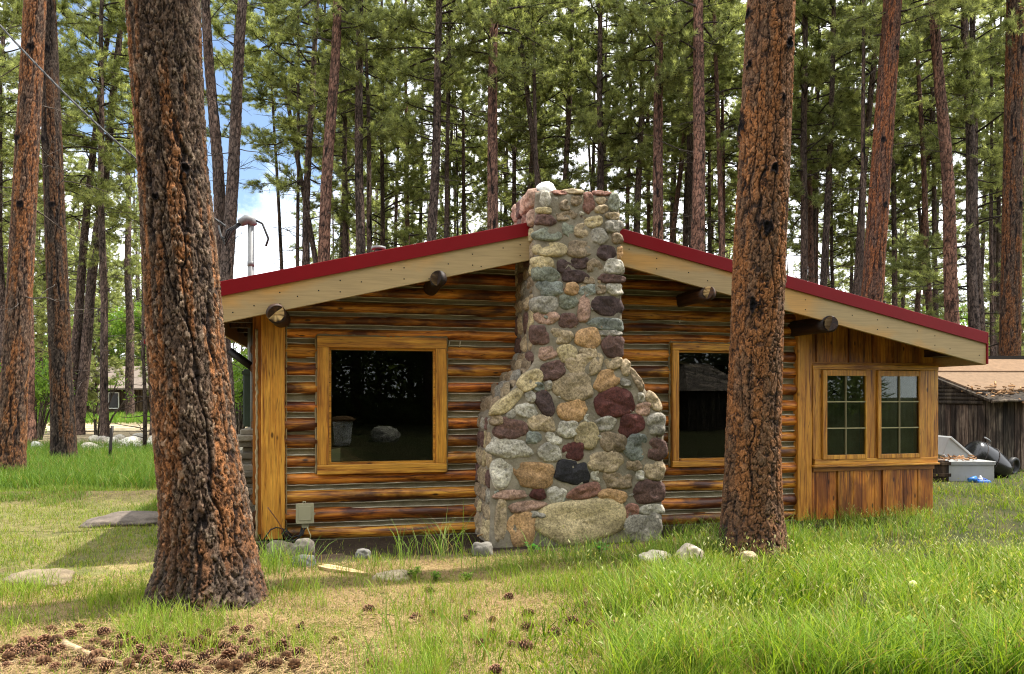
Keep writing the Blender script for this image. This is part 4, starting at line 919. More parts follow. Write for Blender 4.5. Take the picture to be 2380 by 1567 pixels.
# traced trunks: x at y_low, x at y_high, width in px, kind, extra
TR = [
 (22, 1110, 82, 0, 60, 'red', 'reddish pine trunk at the very left edge of the view'),
 (150, 1075, 108, 0, 50, 'dark2', 'charred black based pine between the left edge pine and the metal stake'),
 (166, 960, 246, 60, 21, 'dark', 'slender dark pine leaning right, just behind the black based pine'),
 (186, 960, 274, 60, 23, 'dark3', 'slim dark pine leaning right, nearest the left side of the huge pine'),
 (68, 1000, 66, 500, 30, 'red2', 'brown pine trunk squeezed behind the two leftmost trunks'),
 (303, 965, 303, 500, 20, 'dark', 'straight pine standing before the window of the distant cabin'),
 (483, 180, 473, 0, 32, 'bare', 'pine trunk showing just right of the huge pine at the top of the view'),
 (530, 650, 583, 0, 33, 'bare', 'bare grey pine leaning right against the blue sky gap'),
 (538, 460, 552, 60, 6, 'bare', 'thread thin dead pine beside the grey leaning pine, in the sky gap'),
 (715, 500, 632, 0, 14, 'bare', 'thin pine leaning steeply left, right of the sky gap'),
 (714, 610, 736, 0, 20, 'dark', 'dark pine rising behind the left roof slope, crossed by the steep leaning one'),
 (753, 605, 781, 0, 29, 'red2', 'reddish pine above the left roof slope, leaning slightly right'),
 (803, 595, 806, 0, 14, 'dark3', 'thin pine directly right of the reddish pine above the left slope'),
 (843, 590, 848, 0, 24, 'dark2', 'dark straight pine above the small roof vent'),
 (886, 575, 893, 0, 13, 'low', 'slim pine just right of the roof vent'),
 (918, 568, 930, 100, 10, 'dark', 'very slim pine between the vent and the stout middle pine'),
 (948, 565, 942, 0, 12, 'low2', 'slim brown pine left of the stout middle pine'),
 (975, 565, 978, 100, 10, 'dark3', 'narrow dark pine touching the stout middle pine on its left'),
 (998, 560, 1012, 0, 25, 'dark2', 'stout dark pine midway up the left roof slope'),
 (1056, 550, 1058, 100, 8, 'low', 'hair thin pine right of the stout middle pine'),
 (1073, 545, 1076, 0, 12, 'dark', 'slim straight pine midway between the stout pine and the purple one'),
 (1150, 530, 1154, 0, 28, 'red2', 'purple brown straight pine, the widest left of the chimney'),
 (1178, 520, 1186, 150, 10, 'dark3', 'narrow pine just right of the purple brown pine'),
 (1198, 500, 1193, 0, 13, 'dark', 'dark pine just left of the chimney top'),
 (1256, 440, 1208, 0, 18, 'bare', 'pine leaning left whose foot ends at the left rim of the chimney'),
 (1233, 470, 1236, 200, 11, 'low', 'short looking brown pine behind the left rim of the chimney'),
 (1250, 300, 1278, 0, 14, 'dark2', 'dark pine leaning right above the left rim of the chimney'),
 (1318, 440, 1337, 0, 16, 'dark', 'dark pine above the middle of the chimney, left of the white gap'),
 (1370, 360, 1352, 60, 9, 'bare', 'thin bare pine crossing the white sky gap over the chimney'),
 (1388, 445, 1383, 0, 20, 'dark3', 'dark straight pine above the right half of the chimney'),
 (1458, 530, 1470, 200, 12, 'red', 'brown slim pine just right of the chimney'),
 (1480, 540, 1499, 0, 19, 'dark2', 'bushy dark pine right of the chimney with heavy boughs'),
 (1533, 555, 1539, 0, 27, 'red2', 'stout brown pine midway between chimney and the orange pine'),
 (1562, 560, 1590, 290, 14, 'red', 'brown pine leaning right beside the stout brown one'),
 (1617, 580, 1625, 0, 34, 'red2', 'thick grey brown pine left of the orange pine with knots'),
 (1654, 585, 1644, 0, 11, 'dark', 'slim pine right of the thick grey brown one'),
 (1677, 595, 1668, 280, 10, 'low2', 'thin brown pine almost hidden by the orange pine on its left side'),
 (1866, 650, 1864, 0, 19, 'dark3', 'dark straight pine touching the right side of the orange pine'),
 (1884, 655, 1889, 0, 9, 'dark', 'narrow pine second to the right of the orange pine'),
 (1911, 660, 1934, 0, 19, 'dark2', 'black looking pine leaning slightly right above the porch roof'),
 (1936, 668, 1930, 300, 10, 'low', 'thin pine with low boughs behind the black looking one'),
 (1991, 685, 2042, 0, 19, 'dark', 'dark pine leaning right along the left side of the big reddish pine'),
 (2026, 700, 2075, 0, 50, 'red', 'big reddish pine leaning right above the porch roof'),
 (2079, 712, 2080, 0, 14, 'dark3', 'dark narrow pine along the right side of the big reddish pine'),
 (2129, 727, 2152, 420, 13, 'low2', 'slim pine leaning right in the bright gap over the right eave'),
 (2150, 640, 2098, 100, 11, 'bare', 'thin curved pine leaning left in the bright gap over the right eave'),
 (2176, 742, 2166, 200, 14, 'dark', 'dark slim pine left of the brown pine over the roof end'),
 (2211, 752, 2169, 0, 34, 'red2', 'stout brown pine leaning left over the end of the porch roof'),
 (2262, 760, 2228, 0, 27, 'dark2', 'dark pine leaning left behind the last stretch of roof'),
 (2281, 760, 2272, 100, 26, 'low', 'bushy green pine above the tip of the red roof'),
 (2326, 800, 2318, 0, 13, 'dark3', 'slim pine between the roof tip and the right edge pine'),
 (2347, 840, 2360, 0, 48, 'red', 'broad brown pine trunk at the right edge of the view'),
]
random.seed(3); used = []
for i, (xb, yb, xt, yt, w, kd, lab) in enumerate(TR):
    d = .12 + .0095 * w
    if i == 0: Y = 13.8
    elif i == 1: Y = 16.9
    else: Y = min(60, F * d / w)
    if i == 5: Y = 50; d = w / F * Y * 1.0
    if i in (2, 3): Y = 30; d = w / F * Y * 1.1
    if w < 9: d = .16; Y = 34 if w == 6 else 42
    if i < 2 or i in (42, 51):
        prof = [(yy, xb + (xt - xb) * (yb - yy) / (yb - yt) - w * k_ / 2, xb + (xt - xb) * (yb - yy) / (yb - yt) + w * k_ / 2) for yy, k_ in ((-220, .84), (0, .88), (300, .95), (600, 1.02), (900, 1.1), (1060 if i < 2 else 990, 1.25))]
        if i > 1: Y = 20.0
        r_, (e_, s_) = big_pine('pine_tree', lab, prof, Y, 20 + i, 25, [(xb + (xt - xb) * (yb - yy) / (yb - yt) + dx_, yy, .07) for yy, dx_ in ((120, 8), (330, -9), (480, 6))], .5, (.10, -.25, .18, .05)[(0, 1, 42, 51).index(i) if i in (0, 1, 42, 51) else 0], .06, .15, .9, .8, .03, 130, {0: (.85, .85, .9), 1: (.42, .46, .52), 42: (.82, .72, .78), 51: (.62, .62, .66)}[i])
        link('crown', crown_mesh(400 + i, (lambda z, e_=e_, s_=s_: (e_ - s_ * (25 - z), 0.0)), 25, 11, 60, 2.4, 16), r_); used.append((r_.location.x, Y)); npine[0] += 1; continue
    yg = HY + EYE * F / Y
    sl = (xb - xt) / (yb - yt); xg = xb + sl * (yg - yb)
    X = (xg - CX) / F * Y
    lean = math.atan((xt - xb) / (yb - yt))
    h = random.uniform(21, 27)
    # the trunk narrows upward: widths were read mid-frame
    dd = d * 1.14 / math.sqrt(1 + (X / Y) ** 2)
    pine(kd, X, Y, dd, h, (lean, random.uniform(-.02, .02)), random.uniform(0, 6.28), random.uniform(.9, 1.15), lab)
    used.append((X, Y))
# the forest behind: trunks deeper in, smaller with distance
def filler(n, y0, y1, kinds, label, group, px0=-160, px1=2560, gap=None, hr=(19, 26), dr=(.22, .42), seed=5):
    rs = random.Random(seed); k = 0; tries = 0
    while k < n and tries < 5000:
        tries += 1
        Y = y0 + (y1 - y0) * rs.random() ** .85; px = rs.uniform(px0, px1); X = (px - CX) / F * Y
        if gap and any(a < px < b_ and rs.random() < pr for a, b_, pr in gap): continue
        if -50 < X < -18 and 52 < Y < 66: continue
        if px < 420 and 30 < Y < 44: continue
        if any((X - u) ** 2 + (Y - w) ** 2 < 2.2 ** 2 for u, w in used): continue
        used.append((X, Y)); k += 1
        pine(rs.choice(kinds), X, Y, rs.uniform(*dr), rs.uniform(*hr), (rs.gauss(0, .02), rs.gauss(0, .02)), rs.uniform(0, 6.28), rs.uniform(.9, 1.2), label, group)
GAP = [(400, 730, 1.0), (1295, 1430, .9), (2070, 2180, .7)]
filler(52, 25, 44, ['bare', 'bare', 'red', 'red2', 'bare', 'dark'], 'slim pine in the second row of the forest, behind the front trunks', 'second row forest pines', gap=GAP, dr=(.24, .40), seed=5)
filler(18, 44, 52, ['low', 'low2', 'dark3', 'dark'], 'pine standing along the far side of the dirt road at left', 'pines by the dirt road', px0=-160, px1=330, gap=[(150, 345, 1.0)], seed=71)
filler(38, 24, 38, ['bare'], 'slender bare trunked pine rising among the thicker trunks behind the cabin', 'slender bare pines', px0=430, gap=[(430, 660, 1.0), (1325, 1410, .7)], dr=(.15, .25), hr=(20, 25), seed=91)
filler(22, 66, 100, ['low', 'low2', 'low', 'dark3'], 'far pine behind the distant cabin at left', 'pines behind the distant cabin', px0=-140, px1=420, seed=72)
filler(78, 52, 95, ['low', 'low2', 'low', 'dark3'], 'distant slender pine deep in the forest behind the cabin', 'deep forest pines', gap=[(400, 690, 1.0), (1310, 1420, .7)], seed=8)
filler(18, 26, 60, ['young'], 'young bushy pine with low boughs growing under the tall trunks', 'young understory pines', hr=(6, 11), dr=(.12, .2), seed=12)
# crowns of the two great pines, above the picture
for root, (ex, slope), H, z0, seed in ((left_pine, lt, 24, 15, 301), (right_pine, rt, 26, 17, 302)):
    xr = lambda z, s=slope, e=ex, h=H: (e - s * (h - z), 0.0)
    link('crown', crown_mesh(seed, xr, H, z0, 50, 2.3, 6, .8, z0 - 3), root)
# ------------------------------------------------------------------ grass
def blades(P, h, w, rs, cA, cB, dry=0.0, cD=(.34, .27, .12), bend=.55):
    n = len(P); az = rs.uniform(0, 2 * PI, n); fc = rs.uniform(0, 2 * PI, n)
    b = np.clip(rs.normal(bend, .25, n), .05, 1.3); z0 = gz(P[:, 0], P[:, 1]) - .01
    dx, dy = np.cos(az), np.sin(az); sx, sy = np.cos(fc), np.sin(fc)
    V = np.zeros((n, 7, 3)); k = 0
    for q, ww in ((0, .8), (.35, 1.0), (.7, .7), (1.0, 0)):
        off = b * h * q ** 2 * .75; zz = z0 + h * (q - .28 * b * q ** 2)
        cx, cy = P[:, 0] + dx * off, P[:, 1] + dy * off
        if ww:
            V[:, k] = np.stack([cx - sx * w * ww / 2, cy - sy * w * ww / 2, zz], -1); V[:, k + 1] = np.stack([cx + sx * w * ww / 2, cy + sy * w * ww / 2, zz], -1); k += 2
        else: V[:, k] = np.stack([cx, cy, zz], -1)
    t = np.clip(rs.normal(.42, .32, n), 0, 1)[:, None]; C = np.array(cA) * (1 - t) + np.array(cB) * t
    isd = (rs.uniform(0, 1, n) < dry)[:, None]; C = np.where(isd, np.array(cD) * rs.uniform(.7, 1.1, (n, 1)), C)
    C = np.repeat(C[:, None, :], 7, 1)
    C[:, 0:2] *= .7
    return V.reshape(-1, 3), C.reshape(-1, 3)
def grass_obj(name, parts, label, mat='grass_blade'):
    V = np.concatenate([p[0] for p in parts]); C = np.concatenate([p[1] for p in parts]); n = len(V) // 7
    b = np.arange(n)[:, None] * 7
    F = np.concatenate([b + np.array([0, 1, 3, 2]), b + np.array([2, 3, 5, 4]), b + np.array([4, 5, 6])], 1).ravel()
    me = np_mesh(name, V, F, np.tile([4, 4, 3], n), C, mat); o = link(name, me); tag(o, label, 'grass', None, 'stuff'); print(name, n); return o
def scatter(n, x0, x1, y0, y1, f, rs, near=True):
    out = []; got = 0
    while got < n:
        m = 60000; u = rs.uniform(0, 1, m)
        y = (y0 * (y1 / y0) ** u) if near else rs.uniform(y0, y1, m)
        px = rs.uniform(x0, x1, m)
        x = (px - CX) / F * y
        w = f(x, y); k = rs.uniform(0, 1, m) < w; P = np.stack([x, y], -1)[k]; out.append(P); got += len(P)
        if len(out) > 60: break
    return np.concatenate(out)[:n]
def st(x, y): return (x - P0[0]) * CA + (y - P0[1]) * SA, -(x - P0[0]) * SA + (y - P0[1]) * CA
def clear(x, y):
    s, t = st(x, y); inside = (t > -.1) & (s > -.3) & (s < sEnd + .02)
    chm = (s > oL(.2) - .05) & (s < oR(.2) + .05) & (t > -.9)
    tr = (np.hypot(x - left_pine.location.x, y - 5.28) < .38) | (np.hypot(x - right_pine.location.x, y - 7.17) < .30)
    return ~(inside | chm | tr)
rs = np.random.RandomState(2)
def n_at(x, y, f, o): return fbm(x * f + o, y * f + o * 1.7, 33 + int(o), None, 3)
def lush_right(x, y):
    n = n_at(x, y, .9, 12); edge = .25 + .30 * (y - 4) + 1.2 * (n - .45)
    s, t = st(x, y)
    soil = ss(-.75, -.2, t) * ss(6.5, 5.8, s) * ss(3, 1, t)
    return ss(-1.3, 1.2, x - edge) * (1 - .85 * soil) * clear(x, y) * (.10 + 1.0 * ss(.34, .50, .5 * n_at(x, y, 2.2, 70) + .5 * n_at(x, y, 5.5, 71)))
gA, gB = (.028, .085, .003), (.29, .40, .03)
P = scatter(27000, 1150, 2480, 3.75, 19, lush_right, rs); hn = n_at(P[:, 0], P[:, 1], 1.3, 50)
h = (.09 + .33 * rs.uniform(0, 1, len(P)) ** 1.9) * (.5 + 1.15 * hn) * (.40 + .62 * ss(-.4, 2.6, P[:, 0])) * (1 - .64 * ss(5.0, 7.4, P[:, 1]))
parts = [blades(P, h, rs.uniform(.0055, .0105, len(P)), rs, gA, gB, .09, bend=.75)]
P = scatter(11000, 1420, 2480, 3.75, 12, lambda x, y: lush_right(x, y) * (n_at(x, y, 1.1, 80) > .45), rs)     # taller stems above it
parts.append(blades(P, rs.uniform(.22, .46, len(P)) * (1 - .45 * ss(5.0, 7.6, P[:, 1])), rs.uniform(.0035, .0065, len(P)), rs, (.07, .17, .012), (.36, .46, .08), .1, bend=.7))
# seeding stalks nodding over the grass
P = scatter(3200, 1250, 2480, 3.75, 12, lambda x, y: lush_right(x, y) * (n_at(x, y, 1.4, 85) > .44), rs); n = len(P); hh = rs.uniform(.2, .42, n) * (1 - .4 * ss(5, 7.5, P[:, 1]))
parts.append(blades(P, hh, np.full(n, .0026), rs, (.20, .28, .05), (.40, .44, .14), .15, bend=.5))
b_ = parts[-1][0].reshape(n, 7, 3); tip, nk_ = b_[:, 6], (b_[:, 4] + b_[:, 5]) / 2; dv = tip - nk_; dv /= np.linalg.norm(dv, axis=1)[:, None]; ear = rs.uniform(.018, .038, (n, 1)); sdv = np.cross(dv, rs.normal(0, 1, (n, 3))); sdv /= np.linalg.norm(sdv, axis=1)[:, None]; wd_ = ear * .13
E = np.stack([tip - sdv * wd_ * .4, tip + sdv * wd_ * .4, tip + dv * ear * .4 - sdv * wd_, tip + dv * ear * .4 + sdv * wd_, tip + dv * ear * .8 - sdv * wd_ * .7, tip + dv * ear * .8 + sdv * wd_ * .7, tip + dv * ear * 1.1 - [0, 0, .006]], 1)
tt = rs.uniform(0, 1, (n, 1)); ec = np.repeat((np.array([.46, .45, .22]) * tt + np.array([.26, .30, .10]) * (1 - tt))[:, None, :], 7, 1); parts.append((E.reshape(-1, 3), ec.reshape(-1, 3)))
grass_obj('tall_grass', parts, 'lush tall green grass filling the right foreground')
def short_f(x, y):
    n = n_at(x, y, .8, 5); n2 = n_at(x, y, 2.4, 7); s, t = st(x, y)
    soil = ss(-1.35, -.85, t + .3 * (n - .5)) * ss(-.9, -.3, s) * ss(6.6, 5.9, s)
    bare = ss(4.7, 4.3, y + .3 * n) * ss(-.4, -1.0, x)
    return np.clip(.30 + 1.1 * ss(.38, .56, .5 * n + .5 * n2) + .5 * ss(-.9, .6, x), 0, 1) * (1 - .95 * soil) * (1 - .8 * bare) * clear(x, y)
P = scatter(85000, -160, 2000, 3.7, 12.5, short_f, rs)
h = rs.uniform(.025, .085, len(P)) * (.6 + 1.0 * n_at(P[:, 0], P[:, 1], 1.7, 9)) + .05 * ss(.1, 1.2, P[:, 0]) * rs.uniform(0, 1, len(P)); 
parts = [blades(P, h, rs.uniform(.0028, .0055, len(P)), rs, (.08, .16, .012), (.34, .40, .06), .16)]
P = scatter(8000, -100, 1700, 3.7, 8.0, lambda x, y: short_f(x, y) * (n_at(x, y, 1.9, 60) > .5), rs)
parts.append(blades(P, rs.uniform(.10, .22, len(P)), rs.uniform(.0028, .0045, len(P)), rs, (.12, .22, .02), (.34, .42, .08), .1, bend=.5))
grass_obj('short_grass', parts, 'short thin grass patches over the pale needle strewn lawn')
def lush_left(x, y):
    n = n_at(x, y, .6, 15)
    return ss(11.9, 12.5, y - .05 * x + .5 * (n - .5)) * ss(-3.2, -3.6, x) * ss(24, 20, y) * clear(x, y)
P = scatter(30000, -160, 420, 11.2, 23, lush_left, rs)
parts = [blades(P, rs.uniform(.16, .40, len(P)), rs.uniform(.006, .011, len(P)), rs, (.06, .14, .016), (.17, .25, .045), .05)]
P = scatter(9000, -160, 420, 7.5, 11.6, lambda x, y: ss(-2.9, -3.3, x) * ss(.35, .6, n_at(x, y, .9, 25)) * clear(x, y), rs); parts.append(blades(P, rs.uniform(.06, .16, len(P)), rs.uniform(.004, .007, len(P)), rs, (.09, .17, .02), (.18, .25, .05), .1))
P = scatter(9000, -120, 480, 42, 62, lambda x, y: (x < -12) * 1.0, rs, False); parts.append(blades(P, rs.uniform(.3, .7, len(P)), rs.uniform(.03, .05, len(P)), rs, (.10, .22, .03), (.2, .32, .06), .03))
grass_obj('meadow_grass', parts, 'tall shaded grass strip behind the left lawn')
# tussocks with seed stalks close to the cabin
TUS = [(640, 1345, 26, .42), (700, 1330, 22, .34), (612, 1322, 18, .38), (950, 1300, 14, .42), (1015, 1300, 18, .46), (1048, 1295, 10, .55), (1290, 1305, 24, .30), (1330, 1310, 20, .30), (1375, 1300, 16, .28), (1255, 1300, 10, .35), (1700, 1275, 34, .45), (1690, 1285, 30, .35), (1790, 1280, 40, .5), (1830, 1275, 40, .45), (1650, 1285, 24, .35),
       (1915, 1265, 40, 0.26), (1960, 1262, 40, 0.30), (2010, 1262, 36, 0.25), (2050, 1255, 40, 0.30), (2090, 1250, 40, 0.31), (2130, 1250, 44, 0.31), (2160, 1240, 40, 0.28), (2200, 1210, 40, 0.25), (1560, 1300, 20, .25), (1460, 1310, 18, .22), (880, 1320, 14, .2), (1120, 1325, 30, .16), (1190, 1320, 24, .18), (640, 1390, 20, .2), (520, 1395, 22, .18), (870, 1560, 16, .35), (1100, 1540, 18, .4), (1050, 1450, 16, .33), (905, 1480, 10, .35)]
parts = []
for (px, py, n, hh) in TUS:
    x, y = gp(px, py); k = n * 2; P = np.array([x, y]) + rs.normal(0, .05 + .0015 * n, (k, 2)); parts.append(blades(P, hh * rs.uniform(.45, 1.1, k), rs.uniform(.004, .0075, k), rs, (.11, .22, .025), (.25, .32, .09), .12, bend=.6))
grass_obj('grass_tussocks', parts, 'loose tussocks and seed stalks standing along the cabin foot')
# fallen needles: flat straws on the ground
def litter_f(x, y):
    s, t = st(x, y); return clear(x, y) * (.25 + .75 * ss(.9, -.4, x)) * np.clip(.3 + 1.2 * ss(.4, .6, 1 - n_at(x, y, .8, 5)), 0, 1) * (t < -1.25)
P = scatter(90000, -160, 1900, 3.65, 9.0, litter_f, rs); n = len(P); az = rs.uniform(0, PI, n); L = rs.uniform(.04, .11, n); w = rs.uniform(.0012, .0026, n)
z0 = gz(P[:, 0], P[:, 1]) + rs.uniform(.002, .014, n) + .035 * rs.uniform(0, 1, n) ** 2 * ((P[:, 0] < -.6) & (P[:, 1] < 4.9)); dx, dy = np.cos(az), np.sin(az); tz = rs.normal(0, .008, n)
V = np.stack([np.stack([P[:, 0] - dy * w, P[:, 1] + dx * w, z0], -1), np.stack([P[:, 0] + dy * w, P[:, 1] - dx * w, z0], -1), np.stack([P[:, 0] + dx * L, P[:, 1] + dy * L, z0 + tz], -1)], 1).reshape(-1, 3)
tn = rs.uniform(0, 1, (n, 1)); C = np.repeat(np.array([.42, .31, .15]) * tn + np.array([.24, .145, .07]) * (1 - tn), 3, 0)
tag(link('needle_litter', np_mesh('needle_litter', V, np.arange(3 * n), np.full(n, 3), C, 'straw')), 'dry straw coloured pine needles strewn over the lawn', 'needles', None, 'stuff')
# ------------------------------------------------------------------ pine cones
def cone_mesh(seed, R=.042, Lc=.095, open_=1.0):
    rs_ = np.random.RandomState(seed); mb = MB(); n = 56
    for i in range(n):
        q = (i + .5) / n; th = i * 2.39996 + rs_.uniform(-.1, .1); z = Lc * (q - .5) * .92
        r = R * (math.sin(PI * min(1, .12 + q * .93)) ** .7) * (1 - .25 * q); ri = r * .25
        el = math.radians(-25 + 85 * q) * open_ + rs_.normal(0, .06)
        ct, st_ = math.cos(th), math.sin(th); wd = .0135 * (1 - .35 * abs(q - .4)) + .002
        def pt(rad, side, up): return (ct * rad - st_ * side, st_ * rad + ct * side, z + up)
        l = r - ri; ux = l * math.sin(el)
        tipc = rs_.uniform(.8, 1.2)
        v = [pt(ri, -wd * .4, 0), pt(ri, wd * .4, 0), pt(ri + l * .75, wd * .75, ux * .7), pt(ri + l, wd * .35, ux), pt(ri + l, -wd * .35, ux), pt(ri + l * .75, -wd * .75, ux * .7), pt(ri + l * .85, 0, ux * .8 + .006), pt(ri, 0, -.004)]
        cin = (.020, .009, .006); co = (.12 * tipc, .052 * tipc, .026 * tipc); ct_ = (.30 * tipc, .165 * tipc, .09 * tipc)
        mb.add(v, [(0, 1, 6), (1, 2, 6), (2, 3, 6), (3, 4, 6), (4, 5, 6), (5, 0, 6), (7, 2, 1), (7, 3, 2), (7, 4, 3), (7, 5, 4), (7, 0, 5)], [cin, cin, co, ct_, ct_, co, co, cin])
    mb.tube([(0, 0, -Lc * .46), (0, 0, 0), (0, 0, Lc * .42)], [R * .22, R * .4, R * .12], 8, (.025, .013, .008))
    return mb.mesh('pine_cone', 'cone_scale')
CM = [cone_mesh(5, .036, .085, .55), cone_mesh(6, .046, .08, 1.3), cone_mesh(1), cone_mesh(2, .045, .085), cone_mesh(3, .038, .10, .85), cone_mesh(4, .043, .09, 1.15)]
heapc = [(235,1365),(375,1370),(120,1435),(210,1430),(330,1410),(30,1460),(190,1460),(265,1430),(480,1400),(500,1450),(575,1410),(725,1390),(690,1415),(760,1420),(740,1450),(830,1465),(840,1400),(780,1460),(1085,1385),(1030,1410),(1010,1440),(1160,1375),(1260,1405),(1310,1460),(1330,1495),(930,1440),(985,1475),(1050,1450),(1080,1470),(1060,1500),(1150,1515),(1240,1470),(1285,1530),(1220,1540),(1370,1535),(650,1490),(700,1510),(540,1490),(600,1540),(680,1530),(800,1540),(850,1550),(780,1520),(900,1545),(940,1510),(1000,1530),(40,1510),(100,1490),(30,1540),(150,1500),(240,1490),(280,1470),(370,1520),(330,1550),(420,1540),(160,1480),(260,1555),(1130,1420),(1100,1550),(960,1560),
         (90,1455),(440,1430),(410,1470),(450,1500),(560,1450),(620,1440),(640,1520),(880,1500),(960,1405),(1180,1440),(1200,1490),(300,1510),(200,1530),(110,1530),(60,1490),(500,1550),(740,1490),(1040,1545),(1340,1420),(880,1430)]
lawnc = [(130,1265),(430,1270),(340,1305),(575,1295),(705,1295),(440,1405),(610,1265),(780,1195),(865,1270),(870,1330),(700,1370),(650,1415),(790,1420),(860,1435),(990,1360),(1000,1140),(410,1170),(720,1550),(140,1535)]
grassc = [(1140,1235),(1070,1310),(1160,1335),(1270,1340),(1385,1220),(1480,1210),(1460,1345),(1560,1370),(1255,1420),(1465,1410)]
items = [((cx / 2.0004), 783.2 + cy / 2.0004, 'heap') for cx, cy in heapc] + [(697.5, 783.2 + 683, 'lone'), (777, 783.2 + 707, 'low'), (695, 783.2 + 737, 'pair')] + [(793.3 + cx / 2.0004, 783.2 + cy / 2.0004, 'lawn') for cx, cy in lawnc] + [(793.3 + cx / 2.0004, 783.2 + cy / 2.0004, 'grass') for cx, cy in grassc] + [(1586.6 + a / 2.0004, 783.2 + b / 2.0004, 'grass') for a, b in ((400, 1330), (460, 1460), (720, 1440), (15, 1500), (1420, 1260))]
LAB = dict(heap=('open brown pine cone in the big heap below the huge left pine', 'pine cones heaped under the huge pine'),
           lawn=('open brown pine cone lying in the short grass before the chimney', 'pine cones scattered on the short grass'),
           grass=('dark pine cone half hidden in the taller grass right of the chimney', 'pine cones lost in the tall grass'),
           lone=('single upright pine cone on bare straw right of the heap', None), low=('pine cone on its own in grass at the right end of the heap', None), pair=('pine cone tipped over at the lower right corner of the heap', None))
random.seed(17); NC = 0
for px, py, k in items:
    x, y = gp(px, py + 8); o = bpy.data.objects.new('pine_cone', random.choice(CM)); COL.objects.link(o); sc_ = random.uniform(.72, 1.05) * (1.0 if k != 'grass' else 1.05)
    lift = .026 + (.018 * random.random() if k == 'heap' else 0)
    o.location = (x, y, gzs(x, y) + lift * sc_); o.scale = (sc_,) * 3; o.rotation_euler = (random.uniform(.9, 1.9), random.uniform(-.6, .6), random.uniform(0, 6.28))
    if k == 'lone': o.rotation_euler = (.4, .2, 1); o.location.z += .01
    tag(o, LAB[k][0], 'pine cone', LAB[k][1]); NC += 1
# ------------------------------------------------------------------ sticks, boards, stones
def stick(pts, r, label, mat='stick_wood', name='fallen_branch', cat='branch', taper=.55, col=(1, 1, 1), z=.02):
    P_ = []
    for px, py in pts: x, y = gp(px, py); P_.append(Vector((x, y, gzs(x, y) + z)))
    fine = []
    for a, b in zip(P_[:-1], P_[1:]):
        for j in range(5): fine.append(a.lerp(b, j / 5) + Vector((mnoise.noise((a.x * 9 + j, 1, 2)), mnoise.noise((a.y * 9, j, 5)), .5 * mnoise.noise((a.x, j * 3, 7)))) * r * .8)
    fine.append(P_[-1]); n = len(fine); c0_ = fine[0].copy(); mb = MB()
    mb.tube([p - c0_ for p in fine], [r * (1 - (1 - taper) * i / n) * (1 + .25 * mnoise.noise((i * .7, 3, 1))) for i in range(n)], 9, col, 0, True, .12)
    return tag(mb.build(name, mat, None, c0_), label, cat)
stick([(148, 1508), (190, 1528), (240, 1550), (290, 1560), (350, 1558)], .022, 'thick pale broken branch lying through the cone heap')
stick([(-20, 1556), (60, 1546), (120, 1545), (185, 1536)], .014, 'grey bent stick at the bottom left corner', col=(.55, .55, .55))
stick([(300, 1535), (370, 1552), (450, 1545), (520, 1540)], .010, 'thin curved twig right of the thick pale branch', col=(.9, .85, .75))
stick([(60, 1566), (80, 1558), (100, 1552)], .010, 'short grey twig tucked below the bent stick', col=(.6, .6, .55))
stick([(815, 1445), (840, 1437), (890, 1435), (940, 1440)], .005, 'thin dark curved twig on the straw lawn', col=(.3, .25, .2))
stick([(2005, 1432), (2040, 1425), (2090, 1424)], .012, 'pale dry stick sunk in the tall grass at right', col=(1.1, 1, .8))
stick([(1110, 1268), (1125, 1263), (1145, 1258)], .008, 'small pale stick lying on the grey rock by the chimney foot', col=(1.2, 1.1, .9), z=.10)
for k in range(9):
    px, py = random.uniform(20, 900), random.uniform(1440, 1556); a_ = random.uniform(-.3, .3); L_ = random.uniform(18, 46)
    tw_ = stick([(px, py), (px + L_ * .5, py + L_ * a_ * .3 + random.uniform(-2, 2)), (px + L_, py + L_ * a_ * .5)], .004, 'thin dry twig among the needles and cones of the lower left lawn', name='twig', cat='twig', col=(.5, .42, .36)); tw_['group'] = 'dry twigs on the lawn'
